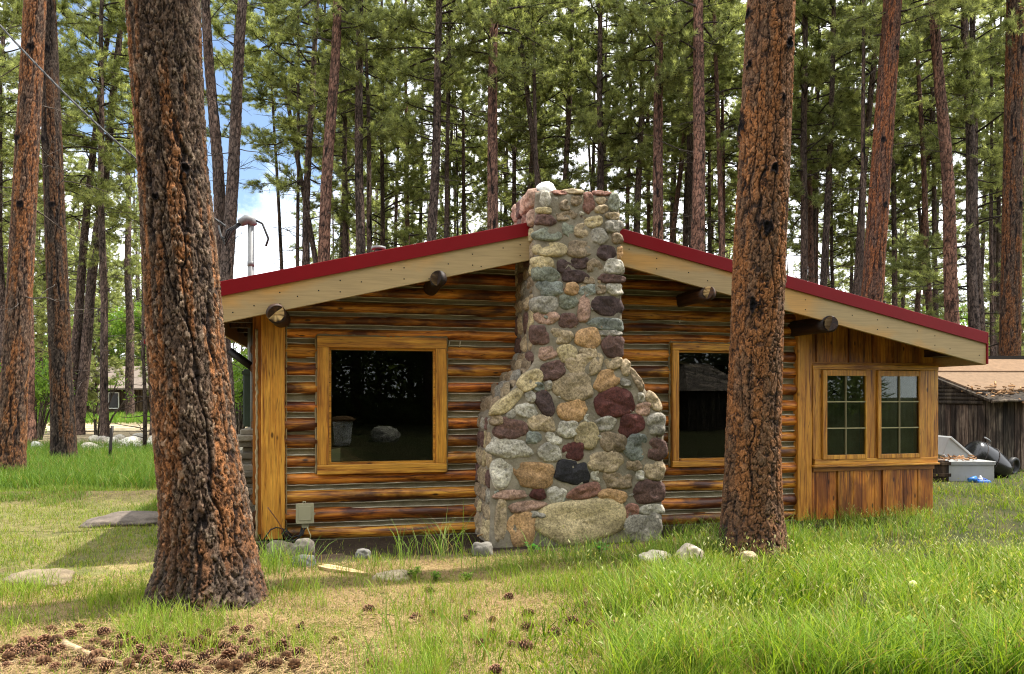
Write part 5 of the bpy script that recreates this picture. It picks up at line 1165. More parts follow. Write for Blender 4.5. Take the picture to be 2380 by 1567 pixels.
# flat weathered board in front of the left window
x0, y0 = gp(748, 1326); x1, y1 = gp(856, 1342); mb = MB(); L_ = math.hypot(x1 - x0, y1 - y0)
for i in range(8):
    pass
poly = [(0, -.05), (L_ * .3, -.065), (L_ * .7, -.04), (L_, -.008), (L_, .012), (L_ * .6, .04), (L_ * .2, .055), (0, .04)]
v = [(p[0], p[1], .0) for p in poly] + [(p[0], p[1], .022) for p in poly]; n = 8
mb.add(v, [tuple(range(n))[::-1], tuple(range(n, 2 * n))] + [(i, (i + 1) % n, n + (i + 1) % n, n + i) for i in range(n)], (1.5, 1.45, 1.3))
o = mb.build('weathered_board', 'stick_wood', None, (x0, y0, gzs(x0, y0) + .02)); o.rotation_euler = (0, .03, math.atan2(y1 - y0, x1 - x0)); tag(o, 'pale splintered board lying on the lawn below the picture window', 'board')
ROCKS = [  # px, py(base), width px, height px, colour, label
 (702, 1302, 48, 48, (.16, .14, .115), 'round grey boulder under the beige junction box'),  # stones at the cabin foot: colours lowered to paint in the shadow there
 (650, 1292, 66, 34, (.20, .17, .12), 'flat tan foundation stone under the wide corner board'),
 (700, 1322, 56, 28, (.13, .13, .12), 'small grey stone in front of the round grey boulder'),
 (842, 1302, 36, 24, (.18, .17, .155), 'small pale stone in the dark soil below the picture window'),
 (1120, 1292, 50, 34, (.20, .185, .16), 'angular grey rock at the left foot of the chimney'),
 (1530, 1310, 76, 26, (.62, .55, .40), 'flat cream rock in the grass right of the chimney'),
 (1606, 1308, 56, 40, (.56, .47, .36), 'rounded pinkish cream rock between chimney and orange pine'),
 (1742, 1303, 40, 22, (.45, .35, .22), 'small tan stone at the foot of the orange pine'),
 (905, 1352, 90, 22, (.42, .34, .22), 'low tan rock barely out of the lawn beside the pale board'),
 (60, 1363, 150, 30, (.20, .155, .10), 'long earthy brown hummock at the left edge of the lawn'),
 (272, 1222, 210, 24, (.13, .105, .085), 'long flat grey brown stone slab in shade left of the huge pine'),
 (82, 1048, 26, 22, (.62, .60, .52), 'white rock between the two leftmost pines'), (200, 1050, 48, 22, (.66, .60, .46), 'wide flat pale rock just right of the black based pine'),
 (215, 1026, 24, 14, (.55, .5, .4), 'small tan rock above the wide flat pale rock'), (234, 1027, 24, 15, (.42, .38, .33), 'darker rock second in the border row'), (257, 1033, 26, 17, (.60, .55, .45), 'pale rock behind the metal stake'),
 (274, 1025, 26, 16, (.5, .46, .38), 'tan rock at the top of the border pile'), (298, 1034, 42, 22, (.72, .68, .58), 'largest white rock of the border pile'), (284, 1042, 28, 15, (.66, .62, .52), 'white rock low in the middle of the border pile'),
 (318, 1046, 26, 16, (.6, .56, .46), 'pale rock at the foot of the border pile'), (320, 1020, 30, 14, (.55, .52, .45), 'flat rock at the back right of the border pile'), (343, 1040, 30, 18, (.68, .64, .54), 'white rock right of the bare sapling'), (354, 1030, 22, 20, (.62, .58, .5), 'upright pale rock nearest the huge pine'),
 (560, 1048, 24, 16, (.6, .55, .42), 'pale rock seen between the huge pine and the corner board'),
]
for i, (px, py, w, h, c_, lab) in enumerate(ROCKS):
    x, y = gp(px, py); k = y / F
    ww, hh = w * k * 1.02, h * k * 1.25
    o = rock_mesh(ww, ww * .7, hh, 60 + i, c_, .30 if hh < ww * .4 else .2, 4).build('stone_slab' if i == 10 else 'earth_mound' if i == 9 else 'rock', 'rock', None, (x, y + ww * .3, gzs(x, y) - hh * .12)); o.rotation_euler = (0, 0, random.uniform(-.3, .3))
    tag(o, lab, 'rock' if i != 9 else 'mound', 'border rocks by the dirt road' if 11 <= i <= 22 else None)
for i in range(16):
    px, py = random.uniform(205, 362), random.uniform(1024, 1048); x, y = gp(px, py); k = y / F; ww = random.uniform(14, 26) * k
    o = rock_mesh(ww, ww * .8, ww * .5, 160 + i, random.choice([(.6, .56, .46), (.45, .41, .34), (.7, .66, .56)]), .3, 3).build('rock', 'rock', None, (x, y, gzs(x, y))); o.rotation_euler = (0, 0, random.uniform(0, 3))
    tag(o, 'small pale rock filling the border pile between its larger rocks', 'rock', 'small border rocks')
# metal stake
x, y = gp(254, 1076); mb = MB(); mb.tube([(0, 0, -.1), (.03, 0, .45), (.07, 0, .84)], .035, 6, (1, 1, 1)); mb.box(.03, .08, -.04, -.02, .3, .8); tag(mb.build('metal_stake', 'steel_dark', None, (x, y, 0)), 'dark leaning metal stake standing in the tall shaded grass', 'stake')
# bare sapling with tangled twigs
x, y = gp(336, 1042); y = 20; x = (336 - CX) / F * y
rt_ = empty('bare_sapling', (x, y, 0)); T = MB(); random.seed(41)
T.tube([(0, 0, -.1), (.02, 0, 1.2), (-.03, 0, 2.6), (-.05, 0, 4.6)], [.055, .05, .04, .02], 8, (1, .9, .8)); T.build('trunk', 'bark_far', rt_).data.color_attributes['Col'].data.foreach_set('color', [.06, .045, .035, 1] * len(T.v))
T = MB()
for k in range(34):
    z = random.uniform(.3, 4.2); az = random.uniform(0, 6.28); L_ = random.uniform(.4, 1.3); p = Vector((0, 0, z)); pts = [p]; d = Vector((math.cos(az), math.sin(az) * .5, random.uniform(-.2, .6)))
    for j in range(5): d = d + Vector((random.gauss(0, .3), random.gauss(0, .3), random.gauss(-.03, .25))); p = p + d.normalized() * L_ / 5; pts.append(p)
    T.tube(pts, [.016, .013, .010, .008, .006, .003], 4, (.055, .042, .035), 0, False)
T.build('twigs', 'bark_far', rt_); tag(rt_, 'bare sapling with tangled dark twigs beside the huge pine', 'sapling')
# a small leafy weeds
def weed(px, py, h, n, leaf, label, col=((.14, .27, .03), (.27, .40, .07))):
    x, y = gp(px, py); rt2 = empty('weed', (x, y, gzs(x, y))); rs_ = random.Random(int(px)); S = MB(); Lf = MB()
    for k in range(n):
        az = rs_.uniform(0, 6.28); hh = h * rs_.uniform(.5, 1); r = h * rs_.uniform(.1, .5); e = (r * math.cos(az), r * math.sin(az), hh); S.tube([(0, 0, -.01), (e[0] * .4, e[1] * .4, hh * .6), e], [.003, .0025, .0015], 4, (.1, .16, .04), 0, False)
        for j in range(3):
            a2 = az + rs_.uniform(-1.2, 1.2); w = leaf * rs_.uniform(.7, 1.2); q = Vector(e) * rs_.uniform(.6, 1); d = Vector((math.cos(a2), math.sin(a2), rs_.uniform(-.2, .5))) * w; sd_ = Vector((-math.sin(a2), math.cos(a2), 0)) * w * .36; t_ = rs_.random(); cc = tuple(col[0][i] * (1 - t_) + col[1][i] * t_ for i in range(3))
            Lf.add([tuple(q), tuple(q + d * .5 + sd_), tuple(q + d), tuple(q + d * .5 - sd_)], [(0, 1, 2, 3)], cc)
    S.build('stem', 'leaf', rt2); Lf.build('leaves', 'leaf', rt2); tag(rt2, label, 'weed')
weed(537, 1410, .14, 9, .05, 'small pale leafed weed at the right foot of the huge pine'); weed(965, 1345, .10, 20, .034, 'broad leafed weed at the sunlit soil edge left of the chimney'); weed(1010, 1350, .09, 18, .032, 'second broad leafed weed, nearer the chimney'); weed(1085, 1348, .08, 18, .032, 'low leafy weed below the left edge of the chimney')
weed(1240, 1288, .10, 8, .06, 'tiny dark green weed growing at the chimney base', ((.03, .12, .02), (.06, .2, .03))); weed(1395, 1288, .14, 12, .05, 'dark green weed at the right part of the chimney base', ((.03, .12, .02), (.06, .2, .03))); weed(2145, 1510, .2, 10, .09, 'pale broad leafed weed in the tall grass near the bottom right corner')
# dandelion clock
x, y = gp(2124, 1440); rt3 = empty('dandelion_clock', (x, y, gzs(x, y))); S = MB(); S.tube([(0, 0, 0), (.01, 0, .12), (0, .01, .24)], .003, 5, (.2, .25, .1)); S.build('stem', 'leaf', rt3); S = MB()
for k in range(160):
    d = Vector((random.gauss(0, 1), random.gauss(0, 1), random.gauss(0, 1))).normalized(); a = d.cross(Vector((.3, .5, .8))).normalized() * .004; c = Vector((0, .01, .24)); S.add([tuple(c), tuple(c + d * .024 + a), tuple(c + d * .024 - a)], [(0, 1, 2)], (.8, .8, .76))
S.build('seed_head', 'leaf', rt3); tag(rt3, 'white dandelion clock in the tall grass below the porch', 'dandelion')
# ------------------------------------------------------------------ old shed at right and the junk before it
YS = 15.2
C = at(2290, 925, YS); sh = empty('old_shed', (C[0], YS, 0)); tag(sh, 'low old plank shed with tan board roof at the right edge', 'shed')
ze = C[2]; gd = Vector((-.22, .975)); wd = Vector((1.0, .02)); random.seed(77)
def planks(p0, d, L, zf, label, nrm):
    mb = MB(); x = 0
    while x < L:
        w = random.uniform(.10, .2); cc = random.uniform(.35, 1.3); rr = random.uniform(.85, 1); off = random.uniform(0, .025)
        a = Vector(p0) + d * x + nrm * off; b = Vector(p0) + d * min(L, x + w - .012) + nrm * off; t = nrm * -.03
        z0, z1 = -.1, zf(x + w / 2)
        v = [(a.x, a.y, z0), (b.x, b.y, z0), (b.x, b.y, z1), (a.x, a.y, z1)] + [(a.x + t.x, a.y + t.y, z0), (b.x + t.x, b.y + t.y, z0), (b.x + t.x, b.y + t.y, z1), (a.x + t.x, a.y + t.y, z1)]
        mb.add(v, [(0, 1, 2, 3), (7, 6, 5, 4), (0, 4, 5, 1), (1, 5, 6, 2), (2, 6, 7, 3), (3, 7, 4, 0)], (cc, cc * rr, cc * rr)); x += w
    mb.build('plank_wall', 'weathered_wood', sh)
planks((0, 0), gd, 2.6, lambda x: ze + .08 + x * .31, 'gable', Vector((-.975, -.22))); planks((.02, -.02), wd, 4.5, lambda x: ze - .06, 'front', Vector((.02, -1.0)))
up = Vector((gd.x, gd.y, .335)); upn = up
def roofpanel(name, mat, a0, a1, b0, b1, lift, th, col):
    mb = MB(); P_ = []
    for a, b in ((a0, b0), (a1, b0), (a1, b1), (a0, b1)): P_.append(Vector((wd.x, wd.y, 0)) * a + upn * b + Vector((0, 0, ze + lift)))
    v = [tuple(p) for p in P_] + [tuple(p + Vector((0, 0, th))) for p in P_]; mb.add(v, [(3, 2, 1, 0), (4, 5, 6, 7), (0, 1, 5, 4), (1, 2, 6, 5), (2, 3, 7, 6), (3, 0, 4, 7)], col); return mb.build(name, mat, sh)
roofpanel('roof', 'weathered_wood', -.12, 4.6, -.25, 2.7, .0, .05, (.5, .45, .4))
roofpanel('roof_board', 'roof_tan', -.02, 3.5, .25, 1.45, .06, .03, (1, 1, 1)); roofpanel('roof_board', 'roof_tan', -.05, 4.4, 1.48, 2.6, .085, .03, (1.05, 1, .95))
mb = MB()
for k in range(150):
    a = random.uniform(-.05, 3.5); b = random.uniform(-.25, .4) if random.random() < .8 else random.uniform(0, .7); p = Vector((wd.x, wd.y, 0)) * a + upn * b + Vector((0, 0, ze + random.uniform(.05, .16))); d = Vector((random.gauss(0, 1), random.gauss(0, .6), random.gauss(0, .25))).normalized() * random.uniform(.05, .2); cc = random.uniform(.5, 1.3)
    mb.tube([tuple(p), tuple(p + d)], random.uniform(.008, .02), 5, (cc, cc * .8, cc * .65))
mb.build('bark_debris', 'stick_wood', sh)['kind'] = 'stuff'
mb = MB()
for k in range(5):
    zz_ = ze - .10 + .085 * k; a_ = max(0, (zz_ - ze + .02) / .33); p_, q_ = Vector((0, 0)) + gd * a_, Vector((0, 0)) + gd * 2.6; nv = Vector((-.975, -.22)) * .035
    mb.tube([(p_.x + nv.x, p_.y + nv.y, zz_), ((p_.x + q_.x) / 2 + nv.x, (p_.y + q_.y) / 2 + nv.y, zz_ + .01), (q_.x + nv.x, q_.y + nv.y, zz_)], .045, 8, (.45, .42, .4))
mb.build('gable_slab', 'weathered_wood', sh)
mb = MB(); mb.tube([tuple(Vector((wd.x, wd.y, 0)) * a + upn * -.27 + Vector((0, 0, ze + .02 + .015 * math.sin(a * 5)))) for a in np.linspace(-.1, 4.5, 24)], .03, 6, (1.1, 1.05, 1)); mb.build('eave_pole', 'weathered_wood', sh)
mb = MB(); mb.box(-1.2, 4.5, 2.4, 2.5, 0, ze + 1.0); mb.box(4.4, 4.5, .1, 2.4, 0, ze + .3); mb.build('back_wall', 'interior_dark', sh)
def K6(cx, cy, Y): return at((2772 + cx / 3.483) / 1.2908, (1050 + cy / 3.483) / 1.2908, Y)
# grey box with debris on the lid
YB = 13.0; a = K6(232, 1380, YB); b = K6(735, 1165, YB); W_ = b[0] - a[0]; H_ = b[2]
bx = empty('storage_box', (a[0], YB, 0)); tag(bx, 'pale grey storage box with bark scraps on its lid beside the porch', 'box')
mb = MB(); th = .02; zt_ = H_; gb_ = (1.15, 1.12, .98)
mb.box(0, W_, 0, th, -.02, zt_ - .03); mb.box(0, W_, .55, .55 + th, -.02, zt_ - .03); mb.box(0, th, th, .55, -.02, zt_ - .03); mb.box(W_ - th, W_, th, .55, -.02, zt_ - .03); mb.box(th, W_ - th, th, .55, .02, .04); mb.build('body', 'grey_plastic', bx, bevel=.008)
mb = MB(); mb.box(-.02, W_ + .02, -.025, .6, zt_ - .028, zt_); mb.box(-.015, W_ + .015, -.02, -.004, zt_ - .06, zt_ - .03); mb.build('lid', 'grey_plastic', bx, bevel=.006)
mb = MB(); mb.box(-.42, .05, .02, .5, zt_ - .04, zt_ + .005, (.9, .75, .6)); mb.build('board_top', 'stick_wood', bx)
mb = MB()
for k in range(90):
    p = Vector((random.uniform(-.4, W_ * .95), random.uniform(-.01, .55), zt_ + random.uniform(.005, .04) + .03 * math.exp(-((random.random() - .4) ** 2) * 6))); d = Vector((random.gauss(0, 1), random.gauss(0, .6), random.gauss(0, .2))).normalized() * random.uniform(.04, .14); cc = random.uniform(.5, 1.4); mb.tube([tuple(p), tuple(p + d)], random.uniform(.005, .012), 5, (cc, cc * .75, cc * .6))
mb.build('bark_scraps', 'stick_wood', bx)['kind'] = 'stuff'
# tilted grey tub: a flared open tray
YT = 13.5; c0_ = K6(350, 1060, YT); tb = empty('plastic_tub', c0_); tag(tb, 'grey plastic tub tipped on edge behind the storage box', 'tub')
mb = MB(); kx = YT / F / 3.483 / 1.2908
lo = [(-150, -30), (-90, -95), (150, -75), (165, -70)]; 
rim = [(-88, 140), (160, -72), (-84, -96), (-152, -36)]
# outline of the side wall read on the photo, given a depth
side = [(-85, 142), (150, -62), (165, -80), (-85, -98), (-152, -36)]
poly = [(x_ * kx, z_ * kx) for x_, z_ in side]
mb.prism([poly[0], poly[4], poly[3], poly[2], poly[1]][::1], 0, .03, (1, 1, 1)); mb.build('side', 'grey_plastic', tb, bevel=.006); mb = MB(); mb.prism([(p[0] * .92 + .02, p[1] * .92) for p in [poly[0], poly[4], poly[3], poly[2], poly[1]]], .45, .48, (.8, .8, .8)); mb.build('side', 'grey_plastic', tb, bevel=.006)
mb = MB(); A, B = Vector((poly[0][0], 0, poly[0][1])), Vector((poly[1][0], 0, poly[1][1])); D_ = (B - A); Nn = Vector((-D_.z, 0, D_.x)).normalized() * -1
q = [A + Vector((0, -.03, 0)), B + Vector((0, -.03, 0)), B + Vector((0, .5, 0)), A + Vector((0, .5, 0))]; o_ = Vector((D_.z, 0, -D_.x)).normalized() * -.035
mb.add([tuple(p) for p in q] + [tuple(p + o_) for p in q], [(0, 1, 2, 3), (7, 6, 5, 4), (0, 4, 5, 1), (1, 5, 6, 2), (2, 6, 7, 3), (3, 7, 4, 0)], (1.5, 1.5, 1.5)); mb.build('rim', 'grey_plastic', tb, bevel=.006)
mb = MB(); mb.add([(poly[4][0], 0, poly[4][1]), (poly[3][0], 0, poly[3][1]), (poly[3][0], .47, poly[3][1]), (poly[4][0], .47, poly[4][1]), (poly[0][0], 0.03, poly[0][1]), (poly[0][0], .47, poly[0][1])], [(0, 1, 2, 3), (0, 3, 5, 4)], (1.1, 1.1, 1.1)); mb.tube([(poly[4][0], -.012, poly[4][1] + .01), (poly[3][0], -.012, poly[3][1])], .014, 6, (1.5, 1.5, 1.5)); mb.build('floor', 'grey_plastic', tb)
# black grill hood / barrel body tipped over
YG = 13.9; kx = YG / F / 3.483 / 1.2908; c1_ = K6(650, 1130, YG); gr = empty('barrel_grill', (c1_[0], YG, c1_[2])); tag(gr, 'glossy black barrel grill lying tipped on its side before the shed', 'grill')
mb = MB(); A = Vector((-185 * kx, 0, 60 * kx)); B = Vector((205 * kx, 0, -150 * kx)); ax = (B - A).normalized(); R_ = 165 * kx; pts = []; rd = []
for q_, r_ in ((-.03, .0), (-.03, .5), (.0, .78), (.06, .93), (.15, 1.0), (.5, 1.0), (.8, .84), (.95, .68), (1.0, .55), (1.02, .35), (1.02, 0)): pts.append(A + (B - A) * q_); rd.append(max(.001, R_ * r_))
mb.tube([tuple(p) for p in pts], rd, 28, (1, 1, 1), 0, False); mb.build('barrel', 'black_gloss', gr)
mb = MB(); nrm = Vector((ax.z, 0, -ax.x)) * -1
for off in (-.02, .02): mb.tube([tuple(A + ax * R_ * .1 + nrm * R_ * .0 + Vector((0, off, 0))), tuple(B + Vector((0, off, 0)))], .004, 5)
for sgn in (0.2, .5): mb.tube([tuple(A + (B - A) * sgn + Vector((math.cos(t) * 0, 0, 0)) + (nrm * math.cos(t) + Vector((0, 1, 0)) * math.sin(t)) * R_ * 1.015) for t in np.linspace(0, 6.283, 30)], .008, 6)
mb.build('band', 'steel_dark', gr)
mb = MB(); p0 = A + ax * R_ * .75 + nrm * R_ * 1.0; p0.y = -.05
mb.tube([tuple(p0), tuple(p0 + nrm * .05 + Vector((0, -.03, .01))), tuple(p0 + Vector((-.02, -.05, .085))), tuple(p0 + Vector((-.1, -.05, .13)))], .014, 8, (1.2, 1.2, 1.2)); mb.tube([tuple(p0), tuple(p0 + Vector((.01, -.03, -.06)))], .03, 8, (.3, .2, .15)); mb.build('handle', 'galvanized', gr)
# tyre
p = K6(970, 1225, 14.2); 
mb = MB(); Rr = 95 * 14.2 / F / 4.496; NN = 32
v = []; f = []
prof = [(.62, -.10), (.80, -.13), (.96, -.11), (1.0, -.06), (1.0, .06), (.96, .11), (.80, .13), (.62, .10)]
for i in range(NN):
    th = 2 * PI * i / NN
    for (r_, y_) in prof: v.append((Rr * r_ * math.cos(th), y_ * Rr * 2.0, Rr * r_ * math.sin(th)))
for i in range(NN):
    for j in range(8): f.append((i * 8 + j, i * 8 + (j + 1) % 8, ((i + 1) % NN) * 8 + (j + 1) % 8, ((i + 1) % NN) * 8 + j))
mb.add(v, f, (1, 1, 1), 0, True); o = mb.build('tyre_scrap', 'black_rubber', None, (p[0], 14.3, Rr * .93)); o.rotation_euler = (.1, 0, .5); tag(o, 'black tyre standing at the right edge behind the grill', 'tyre')
# blue jug
YJ = 12.7; a = K6(575, 1440, YJ); b = K6(713, 1365, YJ); jg = empty('blue_jug', (a[0], YJ, 0)); tag(jg, 'blue plastic jug with white cap lying in grass by the storage box', 'jug')
w_ = b[0] - a[0]; zt_ = b[2]; mb = MB(); mb.box(0, w_, 0, .16, -.02, zt_); o = mb.build('body', 'blue_plastic', jg, bevel=.03); mb = MB(); mb.tube([(-.13, .08, .06), (.0, .08, .09)], [.035, .045], 12, (.9, 1.3, 1)); mb.tube([(w_ * .15, .08, zt_), (w_ * .5, .08, zt_ + .03), (w_ * .85, .08, zt_)], .012, 8); mb.build('handle', 'blue_plastic', jg)
mb = MB(); mb.tube([(w_ * .35, .08, zt_ - .01), (w_ * .35, .08, zt_ + .035)], .032, 14); mb.tube([(w_ * .35, .08, zt_ + .035), (w_ * .33, .08, zt_ + .075)], [.02, .012], 10); mb.build('cap', 'white_paint', jg)
# dark crate gap beside the porch
p = K6(160, 1300, 12.9); mb = MB(); mb.box(-.16, .16, 0, .5, 0, .38, (.5, .4, .35)); mb.box(-.19, .19, -.02, .0, .3, .36, (.7, .55, .45)); mb.box(-.19, .19, -.02, .0, .1, .16, (.7, .55, .45)); tag(mb.build('wooden_crate', 'weathered_wood', None, (p[0] + .04, 12.95, 0), bevel=.006), 'dark wooden crate between the porch wall and the storage box', 'crate')
# ------------------------------------------------------------------ distant cabin at left
YD = 57.0; xl = (183 - CX) / F * YD; fc = empty('distant_cabin', (xl, YD, 0)); tag(fc, 'distant brown board cabin with pale shingle roof beyond the dirt road', 'cabin')
LW = 14.5; ev = 2.2; mb = MB(); x = 0; random.seed(9)
while x < LW: w = random.uniform(.18, .3); cc = random.uniform(.7, 1.4); mb.box(x, x + w - .02, -.02 - random.random() * .03, .1, -.2, ev, (cc, cc * .85, cc * .7)); x += w
mb.box(.02, LW - .02, .1, 7, -.2, ev - .05, (.5, .5, .5)); mb.build('board_wall', 'weathered_wood', fc)
mb = MB(); v = [(-.5, -.7, ev - .1), (LW + .5, -.7, ev - .1), (LW + .5, 3.6, ev + 1.75), (-.5, 3.6, ev + 1.75), (LW + .5, 7.8, ev - .1), (-.5, 7.8, ev - .1)]
v2 = [(a, b, c + .12) for a, b, c in v]; mb.add(v + v2, [(0, 1, 2, 3), (3, 2, 4, 5), (7, 6, 9, 8), (8, 9, 11, 10), (0, 6, 7, 1), (4, 10, 11, 5), (1, 7, 8, 2), (2, 8, 10, 4), (5, 11, 9, 3), (3, 9, 6, 0)]); mb.build('roof', 'shingle_grey', fc)
def DX(cx): return (cx / 4.214 - CX) / F * YD - xl
def DZ(cy): return EYE + (HY - (774.7 + cy / 4.214)) / F * YD
wx0, wx1, wz0, wz1 = DX(965), DX(1172), DZ(740), DZ(578)
mb = MB(); t = .07
mb.box(wx0, wx1, -.10, -.03, wz1 - t, wz1); mb.box(wx0, wx1, -.10, -.03, wz0, wz0 + t); mb.box(wx0, wx0 + t, -.1, -.03, wz0 + t, wz1 - t); mb.box(wx1 - t, wx1, -.1, -.03, wz0 + t, wz1 - t); mb.box((wx0 + wx1) / 2 - t / 2, (wx0 + wx1) / 2 + t / 2, -.1, -.03, wz0 + t, wz1 - t); wn = mb.build('window', 'white_paint', fc)
mb = MB(); mb.box(wx0 + t, wx1 - t, -.065, -.055, wz0 + t, wz1 - t, (.6, .6, .6)); mb.build('pane', 'black_gloss', wn)
# second dark outbuilding glimpsed right of the huge pine
YE = 40.0; xe = (520 - CX) / F * YE; ob = empty('outbuilding', (xe, YE, 0)); tag(ob, 'dark outbuilding glimpsed in the gap between the huge pine and the cabin corner', 'outbuilding')
mb = MB(); x = 0
while x < 3.0: w = .25; cc = random.uniform(.4, .8); mb.box(x, x + w - .02, -.02, .06, -.1, 1.9, (cc * .8, cc, cc)); x += w
mb.box(.02, 2.98, .06, 3, -.1, 1.85, (.4, .4, .4)); mb.build('board_wall', 'weathered_wood', ob); mb = MB(); mb.add([(-.3, -.4, 1.85), (3.3, -.4, 1.85), (3.3, 3.3, 2.7), (-.3, 3.3, 2.7), (-.3, -.4, 1.93), (3.3, -.4, 1.93), (3.3, 3.3, 2.78), (-.3, 3.3, 2.78)], [(3, 2, 1, 0), (4, 5, 6, 7), (0, 1, 5, 4), (1, 2, 6, 5), (2, 3, 7, 6), (3, 0, 4, 7)]); mb.build('roof', 'shingle_grey', ob)
# ------------------------------------------------------------------ leafy shrubs
def shrub(name, x, y, blobs, leaf, n, cA, cB, label, seed, group=None):
    rs = np.random.RandomState(seed); rt = empty(name, (x, y, 0)); V = []; C = []
    S = MB()
    for (bx_, by_, bz_, r) in blobs:
        S.tube([(bx_ * .15, by_ * .15, -.1), (bx_ * .5, by_ * .5, bz_ * .5), (bx_, by_, bz_)], [.05, .035, .012], 5, (.10, .08, .06), 0, False)
        for k in range(4): d = rs.normal(0, .6, 3) * r; S.tube([(bx_ * .7, by_ * .7, bz_ * .7), (bx_ + d[0], by_ + d[1], bz_ + d[2])], [.018, .004], 4, (.10, .08, .06), 0, False)
        m = int(n * r ** 2); d = rs.normal(0, 1, (m, 3)); d /= np.linalg.norm(d, axis=1)[:, None]; p = np.array([bx_, by_, bz_]) + d * r * rs.uniform(.25, 1.12, (m, 1)) ** .6 * np.array([1, 1, .85]) + rs.normal(0, .08, (m, 3))
        a = rs.normal(0, 1, (m, 3)); a /= np.linalg.norm(a, axis=1)[:, None]; b = np.cross(a, rs.normal(0, 1, (m, 3))); b /= np.linalg.norm(b, axis=1)[:, None]; l = leaf * rs.uniform(.6, 1.2, (m, 1))
        V.append(np.stack([p - a * l, p + b * l * .45, p + a * l, p - b * l * .45], 1).reshape(-1, 3)); t = np.clip(rs.normal(.5, .3, (m, 1)), 0, 1); C.append(np.repeat(np.array(cA) * (1 - t) + np.array(cB) * t, 4, 0))
    V = np.concatenate(V); C = np.concatenate(C); S.build('stem', 'bark_far', rt)
    link('foliage', np_mesh('foliage', V, np.arange(len(V)), np.full(len(V) // 4, 4), C, 'leaf'), rt); tag(rt, label, 'shrub', group); return rt
lg = ((.10, .19, .03), (.24, .34, .06))
def sx(px, Y): return (px - CX) / F * Y
rb = random.Random(4)
def blobset(n, w, h, r): return [(rb.uniform(-w, w), rb.uniform(-w * .6, w * .6), rb.uniform(h * .25, h), r * rb.uniform(.6, 1.2)) for _ in range(n)]
shrub('leafy_shrub', sx(85, 26), 26, blobset(12, .7, 2.7, .55), .07, 900, *lg, 'bright leafy shrub between the two leftmost pines', 1)
shrub('leafy_shrub', sx(60, 29), 29.5, blobset(10, .7, 2.2, .6), .08, 700, *lg, 'leafy shrub low behind the leftmost pine', 2)
shrub('leafy_tree', sx(228, 68), 68, blobset(16, 2.6, 7.5, 1.7), .16, 260, *lg, 'bright yellow green leafy tree behind the left end of the distant cabin roof', 3)
shrub('leafy_tree', sx(330, 70), 70, blobset(16, 2.4, 9.5, 1.8), .16, 260, *lg, 'bright leafy tree behind the right part of the distant cabin roof', 5)
shrub('leafy_tree', sx(130, 66), 66, blobset(14, 2.6, 6.0, 1.7), .16, 260, *lg, 'leafy green tree left of the distant cabin', 6)
shrub('leafy_shrub', sx(555, 30), 30, blobset(10, .8, 3.2, .7), .09, 500, *lg, 'leafy shrub glimpsed right of the huge pine below the eave', 7)
shrub('leafy_shrub', sx(205, 27), 27.5, [(.0, 0, .7, .25), (.35, 0, 1.9, .3), (.8, 0, 2.1, .3), (1.2, .1, 1.6, .2), (-.1, 0, 1.2, .2)], .06, 600, *lg, 'airy thin leaved shrub in front of the distant cabin', 8)
for i, px in enumerate((560, 1160, 1500, 1990, 2120, 2240)):
    Y = 44 + 4 * (i % 3); shrub('leafy_tree', sx(px, Y), Y, blobset(12, 2.2, 6.5, 1.5), .13, 260, (.09, .16, .03), (.19, .28, .06), 'light green leafy understory tree in the forest gaps behind the roof', 20 + i, 'light green understory trees')
# ------------------------------------------------------------------ overhead service wire
A = Vector(at(-60, -10, 9.0)); tmX, tmY, _ = cab(sm, tm); B = Vector((tmX - .3, tmY, zt - .02)); mb = MB(); n = 60; c0_ = A.copy()
for ph in (0, 2.1, 4.2):
    pts = []
    for i in range(n + 1):
        w = i / n; p = A.lerp(B, w) - Vector((0, 0, 0.55 * 4 * w * (1 - w) * .35)); th = i * 1.1 + ph; pts.append(p - c0_ + Vector((0, math.cos(th), math.sin(th))) * .009)
    mb.tube(pts, .008, 5, (3, 3, 3) if ph == 0 else (1.5, 1.5, 1.5), 0, False)
tag(mb.build('service_wire', 'black_rubber', None, A), 'twisted overhead wire running down from the top left to the mast', 'wire')
p = at(347, 797, 5.45); mb = MB(); mb.box(-.018, .018, -.02, .02, -.012, .012); mb.box(-.018, .018, -.022, .018, .013, .02); o = mb.build('tree_tag', 'red_metal', None, (p[0] + .01, 5.40, p[2]), bevel=.004); tag(o, 'tiny red tag nailed on the left side of the huge pine', 'tag')
# ------------------------------------------------------------------ behind the photographer: what the window panes mirror
fg = random.Random(31); rw = np.random.RandomState(31); T = Tri(); spots = []
for i in range(44): spots.append((-14 + (i % 22) * 1.75 + fg.uniform(-.6, .6), -11 - 9 * (i // 22) - fg.uniform(0, 8), fg.uniform(20, 25), 3.0, .22))
for i in range(50): spots.append((-16 + (i % 25) * 1.7 + fg.uniform(-.6, .6), -11.5 - 6 * (i // 25) - fg.uniform(0, 4), fg.uniform(6, 11), .4, .08))
for i in range(48):
    x = 9 + (i % 24) * 1.15 + fg.uniform(-.6, .6); y = -1 - .55 * (x - 9) - 4 * (i // 24) - fg.uniform(0, 3)
    if abs((x - 2.16) * -16.65 - (y - 8.65) * 13.8) / 21.6 < 2.6: continue
    spots.append((x, y, fg.uniform(8, 13) if i % 2 else 22, .5 if i % 2 else 3.0, .08 if i % 2 else .2))
